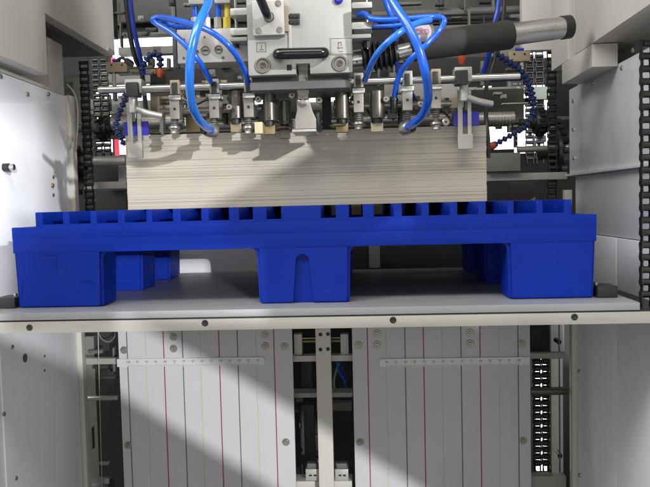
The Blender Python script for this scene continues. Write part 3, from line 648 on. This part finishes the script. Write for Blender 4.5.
# tube with sleeve
tb = root('suction_tube', P(480,60,.12), 'thick steel tube in a dark grey foam sleeve slanting to the upper right', 'tube')
Ya, Yc = .10, .16
A = P(402,49,Ya); B = P(508,36.5,Yc); Cc = P(561,28.0,.19)
B = A.lerp(P(561,28.0,.19), (508-402)/(561-402))
b = bmn(); d = (Cc-A).normalized(); L1 = (B-A).length; q = S(.13)
lathe(b, A, d, [(0,11*q),(.006,13.2*q),(L1*.5,13.6*q),(L1-.004,14.2*q),(L1,13.6*q)], 40); obj('foam_sleeve', b, 'sleeve', tb)
b = bmn(); cyl(b, B-d*.02, Cc, 10.8*q, n=40); obj('steel_tube', b, 'steel', tb)
b = bmn(); lathe(b, Cc, d, [(0,10.9*q),(.001,11.6*q),(.02,11.6*q),(.022,9*q)], 36); obj('end_collar', b, 'black', tb)
# round badge near tube start
bd = root('round_badge', P(422,45,.05), 'round pale badge with pink lettering beside the sleeved tube', 'badge')
b = bmn(); c = P(421.5,32.5,.05); q = S(.05); lathe(b, c, (0,-1,0), [(0,13*q),(.003,13*q),(.004,12*q)], 36); obj('disc', b, 'black', bd)
b = bmn(); lathe(b, c-V((0,.0035,0)), (0,-1,0), [(0,9.6*q),(.0012,9.6*q)], 36); obj('face', b, 'pale', bd)
tt = text_bm('CKD', 7*q, c+V((0,-.0052,0)), ext=.0003); obj('lettering', tt, 'pink', bd)
# ------------------------------------------------------------------ SHAFTS ON THE HEAD
YR = .05
b = bmn(); pcyl_x(b, 97.5, 262, 87.7, 3.6, YR, n=24, bev=.0008); solo('adjusting_shaft', b, 'steel', 'long steel shaft running left from under the feeder head', 'shaft', 'steel shafts beside the feeder head')
b = bmn(); pcyl_x(b, 340, 517, 79.5, 3.6, YR, n=24, bev=.0008); solo('adjusting_shaft', b, 'steel', 'long steel shaft running right from under the feeder head', 'shaft', 'steel shafts beside the feeder head')
b = bmn(); pcyl_x(b, 160, 262, 110, 3.2, .09, n=20); solo('lower_shaft', b, 'nickel', 'lower dull shaft behind the left sucker posts', 'shaft', 'lower shafts behind the suckers')
b = bmn(); pcyl_x(b, 335, 450, 105, 3.0, .09, n=20); solo('lower_shaft', b, 'nickel', 'lower dull shaft behind the right sucker posts', 'shaft', 'lower shafts behind the suckers')
b = bmn(); pcyl_x(b, 196, 300, 125, 4.2, .13, n=20); solo('lower_shaft', b, 'nickel', 'lowest shaft just over the stack, left of the pressing foot', 'shaft', 'lower shafts behind the suckers')
b = bmn(); pcyl_x(b, 320, 450, 119.5, 4.4, .13, n=20); solo('lower_shaft', b, 'nickel', 'lowest shaft just over the stack, right of the pressing foot', 'shaft', 'lower shafts behind the suckers')
# sucker posts
def post(px, yt, yb, lb, warm=False):
    """yt: shaft height in px, yb: lower end"""
    t = root('sucker_post', P(px, yb, YR), lb, 'sucker post', 'sucker posts over the stack')
    m_ = 'nickel' if not warm else 'tan'
    b = bmn(); pbox(b,px-4.6,yt-7,px+4.8,yt+7,YR-.012,.03,.0012); obj('clamp', b, m_, t)
    b = bmn(); pbox(b,px-3,yt-4.5,px+2.4,yt+8,YR-.0165,.006,.001); obj('clamp_screw', b, 'black', t)
    b = bmn(); pbox(b,px-6,yt+8,px+6.4,yt+12.8,YR-.016,.034,.0025); obj('collar', b, 'steel', t)
    b = bmn(); pbox(b,px-4.9,yt+13,px+5,yt+32,YR-.012,.026,.0015); obj('block', b, 'nickel', t)
    b = bmn(); pcyl_y(b,px,yt+22,1.5,YR-.0126,.002,n=14); obj('hole', b, 'black', t)
    b = bmn(); pcyl_z(b,px,yt+32,yb-5,2.6,YR,n=14)
    for k in range(4): pcyl_z(b,px,yt+33+k*2.2,yt+34.1+k*2.2,3.9,YR,n=16)
    obj('spring', b, 'dgrey', t)
    b = bmn(); c = P(px,yb-5.5,YR); q = S(YR); lathe(b, c+V((0,0,3*q)), (0,0,-1), [(0,3*q),(1*q,5.6*q),(3*q,6*q),(4*q,4.5*q),(6*q,4*q),(8*q,5*q),(8.4*q,3*q)], 22); obj('sucker_cup', b, 'nickel', t)
post(174.5,87,134,'steel sucker post nearest the left side guide',True)
post(214,86,134,'steel sucker post right beside the large left hose end')
post(248.5,85,134,'steel sucker post at the left edge of the feeder head')
post(358.5,80,130,'steel sucker post at the right edge of the feeder head')
post(407.5,78,131,'steel sucker post where the right hose ends')
post(436,76,130,'steel sucker post just right of the large right hose',True)
def cylv(px, y0, y1, w, Y, lb, foot_m='brass', base=True):
    t = root('air_cylinder', P(px, y1+8, Y), lb, 'air cylinder', 'dark cylinders over the stack')
    b = bmn(); c = P(px,y0,Y); q = S(Y); h = (y1-y0)*q; r = w/2*q
    lathe(b, c, (0,0,-1), [(0,r*.9),(.0015,r),(h-.0015,r),(h,r*.9)], 32); obj('barrel', b, 'gun', t)
    b = bmn(); pcyl_z(b,px,y1,y1+5,w*.38,Y,n=18); obj('rod', b, 'black', t)
    b = bmn(); pcyl_y(b,px,y1-3,.9,Y-r-.0004,.002,n=10); obj('vent_hole', b, 'black', t)
    if base:
        b = bmn(); pbox(b,px-w*.42,y1+4,px+w*.42,y1+13,Y-.004,.02,.001); obj('foot_block', b, foot_m, t)
cylv(236,91,119,13,.06,'dark steel cylinder second from the left over the stack','tan')
cylv(269.5,92,121,13,.05,'dark steel cylinder just left of the pressing foot','brass')
cylv(284.5,101,125,12,.08,'short black cylinder tucked beside the pressing foot','gun')
cylv(342,90,119,14.5,.06,'dark steel cylinder under the right corner of the feeder head','brass')
cylv(377,91,118.5,14.5,.06,'dark steel cylinder standing on a cream block','cream')
b = bmn(); lathe(b, P(338,124,.06), (0,0,-1), [(0,5*s),(.002,9*s),(.004,9*s),(.006,6*s)], 24); solo('brass_cup', b, 'brass', 'flat brass cup just over the stack right of the pressing foot', 'cup', 'brass cups over the stack')
b = bmn(); lathe(b, P(283,126.5,.07), (0,0,-1), [(0,5*s),(.002,9*s),(.003,9*s),(.004,6*s)], 24); solo('brass_cup', b, 'brass', 'flat brass cup just over the stack left of the pressing foot', 'cup', 'brass cups over the stack')
rail(254.5,122,262.5,133.5,.03,.02,'cream','small cream plastic block on top of the stack','block','cream_block')
rail(322,92,331,127,.12,.02,'dark','black upright plate right of the pressing foot','upright','dark_upright')
rail(313,110,321,131,.10,.02,'dgrey','dark gear shaped block beside the pressing foot','block','dark_block')
rail(186,112,200,132,.12,.02,'brass','brass coloured block left of the large hose end','block','brass_block')
rail(196,98,206,116,.10,.02,'nickel','small nickel block behind the large left hose','block','nickel_block')
rail(258,104,264,122,.09,.02,'dgrey','dark slim block between two cylinders','block','dark_block')
rail(388,108,397,118,.09,.02,'dgrey','dark little block beside the blue tube plug','block','dark_block')
b = bmn()
for k in range(13): pcyl_z(b,162.5,108+k*1.9,109+k*1.9,3.2,.09,n=14)
pcyl_z(b,162.5,106,134,2,.09,n=12); solo('threaded_rod', b, 'nickel', 'threaded rod standing right of the left side guide', 'threaded rod')
b = bmn()
for k in range(9): pcyl_y(b, 330+k*13, 128, 1.6, .10, .02, n=10)
b.free()
# small knurled adjusting screws & fittings along the sucker row
for px,py,r,lb in ((196,117,3,'nickel knurled screw beside the brass block'),(229,107,3,'nickel knurled screw beside the second cylinder'),(258,99,3.2,'nickel knurled screw left of the pressing foot'),(292,95,3.4,'nickel knurled screw close to the pressing foot pivot'),(319,100,3.4,'nickel knurled screw right of the pressing foot'),(386,99,3,'nickel knurled screw beside the cream block cylinder'),(421,104,3,'nickel knurled screw behind the large right hose'),(446,122,3.6,'nickel knurled screw left of the right side guide')):
    t = root('knurled_screw', P(px,py+r,.04), lb, 'screw', 'knurled screws in the sucker row')
    c = P(px,py,.04); q = S(.04); b = bmn(); n_ = 20; tmp = bmn()
    lathe(b, c+V((0,.02,0)), (0,-1,0), [(0,r*q*.5),(.012,r*q*.5),(.012,r*q),(.019,r*q*1.02),(.020,r*q*.8)], 20); tmp.free(); obj('head', b, 'nickel', t)
    b = bmn(); cyl(b, c-V((0,.0004,0)), c+V((0,.004,0)), r*q*.35, n=6); obj('hex_recess', b, 'black', t)
# ------------------------------------------------------------------ SIDE GUIDES
def guide(px, yt, yb, yband, lb, sgn):
    t = root('side_guide', P(px, yb, .085), lb, 'side guide', 'side guides on the stack')
    Y = .085
    b = bmn()
    for a,c_ in ((-8.2,-3.4),(1.6,5.4)): pbox(b,px+a,yt+24,px+c_,yb-14,Y+.0012,.007,.001)
    pbox(b,px-8.2,yb-15,px+7,yb,Y,.010,.003); obj('fork', b, 'alu', t)
    b = bmn(); pbox(b,px-11,yt,px+6,yt+14,.04,.035,.002); obj('carrier', b, 'grey', t)
    b = bmn(); pbox(b,px-10,yt+3,px+2,yt+17,.028,.03,.0025); obj('clamp', b, 'black', t)
    b = bmn(); pcyl_z(b,px-2,yt+17,yt+34,4.4,.05,n=20,bev=.001); obj('adjusting_knob', b, 'alu', t)
    b = bmn(); sweep(b, spline([P(px+1,yt+30,.045), P(px+12,yt+34,.05), P(px+26,yt+(37 if sgn > 0 else 36),.06)]), 3.2*S(.05), 12); obj('lever', b, 'alu', t)
    b = bmn(); pbox(b,px-12.5,yband,px+13,yband+14,Y+.0075,.005,.0015); obj('blue_band', b, 'band', t)
    b = bmn()
    for k in range(3): pcyl_z(b,px-.4,yt+33+k*2.6,yt+37.6+k*2.6,2.0,Y+.004,n=12)
    obj('spring', b, 'gun', t)
guide(135.5,79,158,121.5,'silver forked side guide with blue band at the left end of the stack',1)
guide(466,67,149,112,'silver forked side guide with blue band at the right end of the stack',1)
# ------------------------------------------------------------------ HOSES
def hose(pts, rpx, m, lb, name='air_hose', group='blue air hoses of the feeder', cat='hose', k=10):
    w = [P(x,y,Y) for x,y,Y in pts]; ym = sum(p[2] for p in pts)/len(pts)
    b = bmn(); sweep(b, spline(w, k), rpx*S(ym), 16); return solo(name, b, m, lb, cat, group)
def hose_end(px, py, Y, d, lb):
    t = root('hose_nozzle', P(px, py+8, Y), lb, 'hose nozzle', 'hose ends in nickel collars')
    c = P(px,py,Y); d = V(d).normalized(); q = S(Y); b = bmn()
    lathe(b, c-d*.012, d, [(0,6.4*q),(.006,7*q),(.018,7*q),(.022,6*q)], 26); obj('collar', b, 'nickel', t)
    b = bmn(); lathe(b, c-d*.0165, d, [(0,5.4*q),(.006,5.6*q)], 24); obj('seal', b, 'black', t)
hose([(214,-14,-.05),(208,4,-.10),(198,26,-.13),(191.5,52,-.14),(189.5,80,-.13),(192,104,-.10),(198,118,-.06),(205,126,-.02),(211,130,.02)],4.3,'hose_l','thick light blue hose looping down to the left end of the sucker row')
hose_end(212,131,.03,(1,.6,-.25),'nickel collar where the thick left hose ends on the stack')
hose([(248,84,.02),(244,70,-.02),(234,52,-.06),(220,38,-.07),(203,28,-.06),(180,21,-.03),(160,17.5,0),(153,19.5,0),(157,24,0),(172,33,-.01),(188,48,-.02),(201,64,-.01),(211,82,.03)],2.9,'hose','thin blue hose bent back in a hairpin at upper left')
hose([(196,27,.04),(178,27,.02),(168,24,.01),(160,21.5,.02)],2.6,'hose','short blue hose running into the hairpin bend')
hose([(129,-14,.25),(131,8,.25),(134,30,.26),(139,52,.28),(144,74,.32)],2.4,'hose_d','slim dark blue hose hanging at the upper left beside a black cable')
hose([(125,-14,.27),(127,10,.27),(131,40,.28),(136,60,.3),(142,74,.33),(146,110,.36)],2.4,'black','black cable hanging at the upper left beside the slim hose','power_cable','black cables by the hoses','cable')
hose([(383,-16,-.10),(394,4,-.12),(408,26,-.14),(419,50,-.15),(426,76,-.14),(428,98,-.11),(423,114,-.06),(414,123,-.02),(408,127,.03)],4.3,'hose','thick blue hose curving down to the right end of the sucker row')
hose_end(406,128,.04,(-1,.6,-.2),'nickel collar where the thick right hose ends on the stack')
hose([(430,20,-.02),(418,23,-.05),(402,31,-.08),(386,44,-.08),(374,59,-.05),(365,80,.03)],3.1,'hose_l','light blue hose arching left in front of the bellows')
hose([(358,15,.03),(364,14,.02),(372,19,.01),(388,20,.0),(410,18.5,-.01),(430,17,-.01),(441,17.5,0),(444,22,0),(439,31,0),(425,46,-.01),(410,60,0),(399,76,.03),(394,98,.06)],2.9,'hose','blue hose bent back in a wide hairpin over the round badge')
hose([(356,27,.04),(372,27,.03),(392,26,.03),(412,24,.02),(432,22,.02)],2.3,'hose','short straight blue hose right of the hinge bracket')
hose([(380,-14,.02),(388,8,.02),(394,24,.03),(396,40,.05)],2.8,'hose','short blue hose hanging behind the thick right hose')
hose([(397,62,.05),(399,74,.06),(404,86,.09),(413,96,.12),(414,104,.14)],2.2,'hose_d','short dark blue hose behind the sucker posts')
hose([(500,-14,.3),(498,8,.3),(494,26,.3),(490,50,.32),(486,64,.34),(481,80,.36)],2.6,'hose_d','slim dark blue hose passing behind the sleeved tube')
hose([(505,-14,.33),(503,20,.33),(494,60,.34),(486,90,.3),(486,115,.22),(488,140,.2),(488,158,.2)],2.1,'black','black cable running down past the right end of the stack','power_cable','black cables by the hoses','cable')
b = bmn(); pcyl_z(b,394,97,113,3.6,.06,n=8); pcyl_z(b,394,99,101,4.3,.06,n=16); solo('tube_plug', b, 'black', 'black plug at the end of the wide hairpin hose', 'plug')
# segmented coolant hoses
def seg(pts, Y, lb, r=3.4, tip=None):
    t = root('segmented_hose', P(pts[-1][0], pts[-1][1], Y), lb, 'coolant hose', 'dark segmented hoses')
    w = spline([P(x,y,Y) for x,y in pts], 12); q = S(Y); b = bmn()
    acc = 0; last = w[0]; step = 4.6*q
    for p_, n_ in zip(w, w[1:]):
        acc += (n_-p_).length
        if acc >= step:
            d = (n_-p_).normalized(); lathe(b, p_-d*step*.6, d, [(0,r*.7*q),(step*.25,r*q*1.22),(step*.6,r*q*1.15),(step*.8,r*.6*q),(step*1.1,r*.55*q)], 14); acc = 0
    obj('segments', b, 'bead', t)
    if tip:
        b = bmn(); d = (w[-1]-w[-6]).normalized(); lathe(b, w[-1]-d*.002, d, [(0,3.6*q),(3*q,3.9*q),(6*q,2.6*q),(8*q,2*q)], 18); obj('nozzle', b, 'orange', t)
seg([(141,72),(144,64),(150,56),(156,54),(160,58),(160,70)],.30,'dark segmented hose with orange tip above the left side guide',3.2,True)
seg([(127,92),(124,102),(119,114),(116,128),(121,138),(125,146)],.32,'dark segmented hose curling down left of the left side guide',2.8)
seg([(487,38),(495,52),(508,61),(520,70),(528,82),(532,96),(534,110),(530,122)],.40,'dark segmented hose arching down right of the sleeved tube',3.2)
seg([(532,118),(526,126),(515,133),(503,140),(494,145)],.36,'short dark segmented hose with orange tip beside the stack right edge',2.6,True)
seg([(460,42),(462,50),(462,57)],.28,'tiny segmented hose with orange tip above the right side guide',3.0,True)
b = bmn(); sweep(b, spline([P(x,y,.30) for x,y in ((133,66),(128,62),(122,58),(116,61))]), .0035, 10); solo('sensor_cable', b, 'black', 'short black cable curling from the tan block at upper left', 'cable')
b = bmn(); pcyl_y(b,127,61,3.2,.3,.03,n=14); solo('cable_gland', b, 'black', 'round black cable gland beside the left tan block', 'cable gland')
b = bmn(); pcyl_x(b,300,520,14,4,.9,n=16); solo('rear_pipe', b, 'dgrey', 'dark pipe along the top behind the hoses', 'pipe')
#EXTRA
b = bmn(); pbox(b,531,322,550,352,.66,.03); solo('dark_box', b, 'dark', 'black box added to darken the top of the slot right of the lined boards', 'box')  # added filler that keeps the slot top dark
b = bmn(); pbox(b,550.5,322,564,352,.70,.03); solo('slot_panel', b, 'dgrey', 'dark grey panel at the top right of the right slot', 'panel')
rail(90,120,124,139,1.25,.02,'dark','black plate behind the left coolant hose','plate','back_plate')
win(96,139,112,152,1.5,'bright opening behind the lower end of the left double chain')
rail(150,28,176,34,1.28,.02,'mid','dull bar above the bright opening at upper left','bar','hanging_bar')
rail(118,69,186,74,1.0,.02,'darker','dark edge strip above the left steel shaft','strip','edge_strip')
random.seed(5)
def clutter(x0,y0,x1,y1,n_,Y0,Y1,lb,grp,mats):
    for i in range(n_):
        x = random.uniform(x0,x1); y = random.uniform(y0,y1); Y = random.uniform(Y0,Y1); k = random.random(); b = bmn()
        if k < .4: w_,h_ = random.uniform(8,26), random.uniform(1.2,3.5)
        elif k < .7: w_,h_ = random.uniform(1.2,3), random.uniform(8,26)
        else: w_,h_ = random.uniform(3,8), random.uniform(3,8)
        pbox(b, x-w_/2, y-h_/2, x+w_/2, y+h_/2, Y, .02, .001)
        if k >= .7:
            pcyl_y(b, x, y, min(w_,h_)*.28, Y-.006, .01, n=12)
        elif k < .4: pcyl_y(b, x-w_*.4, y, h_*.3, Y-.004, .01, n=8); pcyl_y(b, x+w_*.4, y, h_*.3, Y-.004, .01, n=8)
        solo('machine_fitting', b, random.choice(mats), lb, 'fitting', grp)
clutter(88,70,126,150,24,1.0,1.3,'small dark rail or bracket in the dim machine interior left of the stack','dim fittings left of the stack',['dark','darker','dgrey','mid','darker'])
clutter(488,84,562,150,34,1.06,1.3,'small dark rail or bracket in the dim machine interior right of the stack','dim fittings right of the stack',['dark','darker','dgrey','mid','grey'])
clutter(130,60,250,118,26,.66,.78,'small dull fitting in the dim space behind the left suckers','dim fittings behind the left suckers',['darker','dgrey','mid','tan','grey'])
clutter(360,62,520,112,30,.66,.76,'small dull fitting in the dim space behind the right suckers','dim fittings behind the right suckers',['darker','dgrey','mid','mid','grey'])
clutter(100,0,240,36,16,.9,1.04,'small dark fitting high behind the blue hoses at left','dim fittings behind the upper left hoses',['dark','darker','dgrey','mid'])
clutter(365,0,520,30,18,.85,1.0,'small dark fitting high behind the blue hoses at right','dim fittings behind the upper right hoses',['dark','darker','dgrey','mid'])
clutter(90,340,116,478,8,.66,.72,'small dark fitting inside the left slot under the platform','dim fittings in the left slot',['dark','darker','dgrey'])
clutter(296,364,350,478,14,.68,.74,'small dark fitting in the gap behind the centre post','dim fittings behind the centre post',['dark','darker','dgrey','mid'])
clutter(270,245,500,272,10,.70,.76,'small dark fitting behind the right opening under the pallet','dim fittings under the pallet',['dark','darker','darker'])
# clutter of small parts along the sucker row
random.seed(11)
GC = 'small dark parts between the sucker posts'
spots = [(182,104,5,22),(190,96,6,14),(206,118,4,13),(223,104,5,20),(228,92,4,12),(243,100,3,30),(256,92,5,10),(263,112,4,15),(276,94,4,12),(291,112,5,18),(320,92,3,15),(334,100,4,24),(350,98,4,28),(366,102,5,24),(391,92,5,10),(398,104,4,20),(415,96,5,12),(418,112,5,16),(427,92,4,22),(445,98,4,14),(452,108,4,14)]
PL = ['just right of the tan clamped post','beside the thick left hose','behind the thick left hose end','right of the post by the left hose end','left of the second cylinder','touching the second cylinder','left of the post under the head corner','right of the post under the left head corner','left of the cylinder near the pressing foot','behind the flat brass cup at left','at the left edge of the pressing foot','at the right edge of the pressing foot','left of the cylinder under the right head corner','right of the cylinder under the right head corner','left of the cylinder on the cream block','above the black tube plug','left of the post by the right hose','between that post and the thick right hose','low beside the thick right hose','behind the thick right hose bend','left of the right blue band','low between right post and right side guide']
for i,(x,y,w_,h_) in enumerate(spots):
    k = i % 3; Y = .11+.02*(i % 3); b = bmn()
    if k == 0:
        pcyl_z(b, x+w_/2, y, y+h_, w_*.45, Y, n=16)
        for j in range(int(h_/3.2)): pcyl_z(b, x+w_/2, y+1+j*3.2, y+2.4+j*3.2, w_*.62, Y, n=16)
    elif k == 1:
        pbox(b, x, y, x+w_, y+h_, Y, .02, .001); pbox(b, x-1.4, y+h_*.4, x+w_+1.4, y+h_*.62, Y-.004, .02, .001)
    else:
        pbox(b, x, y, x+w_*.8, y+h_, Y, .012, .001); pcyl_y(b, x+w_*.4, y+h_*.3, w_*.6, Y-.006, .008, n=16); pcyl_y(b, x+w_*.4, y+h_*.75, w_*.5, Y-.004, .008, n=6)
    solo(['spring_pin','slotted_block','bolted_bracket'][k], b, ['gun','dgrey','nickel','chain'][i % 4],
         ['dark ribbed spring pin','small dark slotted block','small bracket with two bolt heads'][k]+' '+PL[i], 'machine part', GC)
for i,pts in enumerate(([(182,88),(186,98),(196,104),(208,100),(214,112)],[(240,112),(247,120),(258,118),(266,124)],[(352,96),(364,104),(372,116),(386,112),(394,120)],[(415,98),(424,108),(440,110),(450,118)])):
    b = bmn(); sweep(b, spline([P(x,y,.10) for x,y in pts]), .0022, 8)
    solo('thin_cable', b, 'black', 'thin black cable looping behind the %s' % ['left sucker posts','cylinders left of the pressing foot','cylinder on the cream block','right hose end'][i], 'cable', 'thin cables in the sucker row')

# ------------------------------------------------------------------ shading gates (added unseen behind the camera, cut the lamp light)
L1 = V((3.7, -4.9, ZC+1.95)); L2 = V((1.5, -4.9, ZC+.42))
YG = -2.4
def gate(pts, L, lb):
    global YG
    YG -= .012
    pts = [L+(p-L)*((YG-L.y)/(p.y-L.y)) for p in pts]; b = bmn(); prism(b, pts, (0,.004,0)); return solo('light_gate', b, 'dgrey', lb, 'guard panel', 'added gates that shape the lamp light')
gate([P(x,y,YB) for x,y in ((-60,287),(118,394),(420,578),(420,720),(-60,720))], L2, 'lower added light gate shading the lined boards')
gate([P(x,y,YB) for x,y in ((112,309),(190,353),(240,379),(354,448),(560,575),(700,560),(700,400),(560,330),(400,318))], L2, 'upper added light gate shading the lined boards')
gate([P(x,y,0) for x,y in ((8,203),(800,195),(800,330),(259,330),(259,249),(113,249),(113,330),(8,330))], L2, 'stepped added light gate shading the pallet front')
gate([P(x,y,.05) for x,y in ((40,-260),(900,-260),(900,212),(40,212))], L2, 'large added light gate shading the cardboard stack')
gate([PX(7,168,XL), PX(72,199,XL), PX(72,209,XL), PX(7,171,XL)], L1, 'thin slanting added light gate casting a streak on the left panel')
gate([P(x,y,0) for x,y in ((8,229),(620,214),(620,312),(8,312))], L1, 'long low added light gate shading the pallet front')
gate([PX(-60,68,XL), PX(66,146,XL), P(120,140,.5), P(120,60,.5), P(120,-60,.3), PX(66,-120,XL), PX(-60,-120,XL)], L1, 'top added light gate shading the upper left wall')
gate([PX(-60,285,XL), PX(66,363,XL), P(86,340,YB), P(330,340,YB), P(330,760,YB), PX(66,760,XL), PX(-60,760,XL)], L1, 'bottom added light gate shading the lower left wall and board')
# ------------------------------------------------------------------ LIGHTS
def lamp(name, kind, loc, target, energy, col, **k):
    l = bpy.data.lights.new(name, kind); l.energy = energy; l.color = col
    for a, v in k.items(): setattr(l, a, v)
    o = bpy.data.objects.new(name, l); COL.objects.link(o); o.location = loc
    o.rotation_euler = (V(target)-V(loc)).to_track_quat('-Z', 'Y').to_euler(); return o
lamp('work_lamp', 'SPOT', L1, (-.35, .1, ZC+.05), 1750, (.96,.98,1.), spot_size=R(26), spot_blend=.3, shadow_soft_size=.06)
lamp('work_lamp', 'SPOT', L2, (-.2, .1, ZC-.2), 1150, (.96,.98,1.), spot_size=R(26), spot_blend=.3, shadow_soft_size=.020)
lamp('overhead_fill_lamp', 'AREA', (-.2, -1.6, ZC+2.0), (-.1, .2, ZC), 46, (1.,.95,.87), shape='RECTANGLE', size=2.4, size_y=.5)  # added unseen fill, gives the metal parts reflections
lamp('overhead_fill_lamp', 'AREA', (-1.9, -1.1, ZC+1.75), (.4, .2, ZC), 72, (.93,.96,1.), shape='RECTANGLE', size=1.2, size_y=1.2)  # added unseen fill from the left, brightens the right wall
lamp('front_fill_lamp', 'AREA', (.1, -2.25, ZC-.15), (.15, .3, ZC-.35), 10, (1.,.98,.95), shape='RECTANGLE', size=2.0, size_y=1.0)
w = bpy.data.worlds.new('World'); S_.world = w; w.use_nodes = True
w.node_tree.nodes['Background'].inputs[0].default_value = (.60,.59,.585,1); w.node_tree.nodes['Background'].inputs[1].default_value = .52
S_.render.engine = 'CYCLES'
S_.view_settings.view_transform = 'Standard'; S_.view_settings.look = 'None'; S_.view_settings.exposure = 0; S_.view_settings.gamma = 1
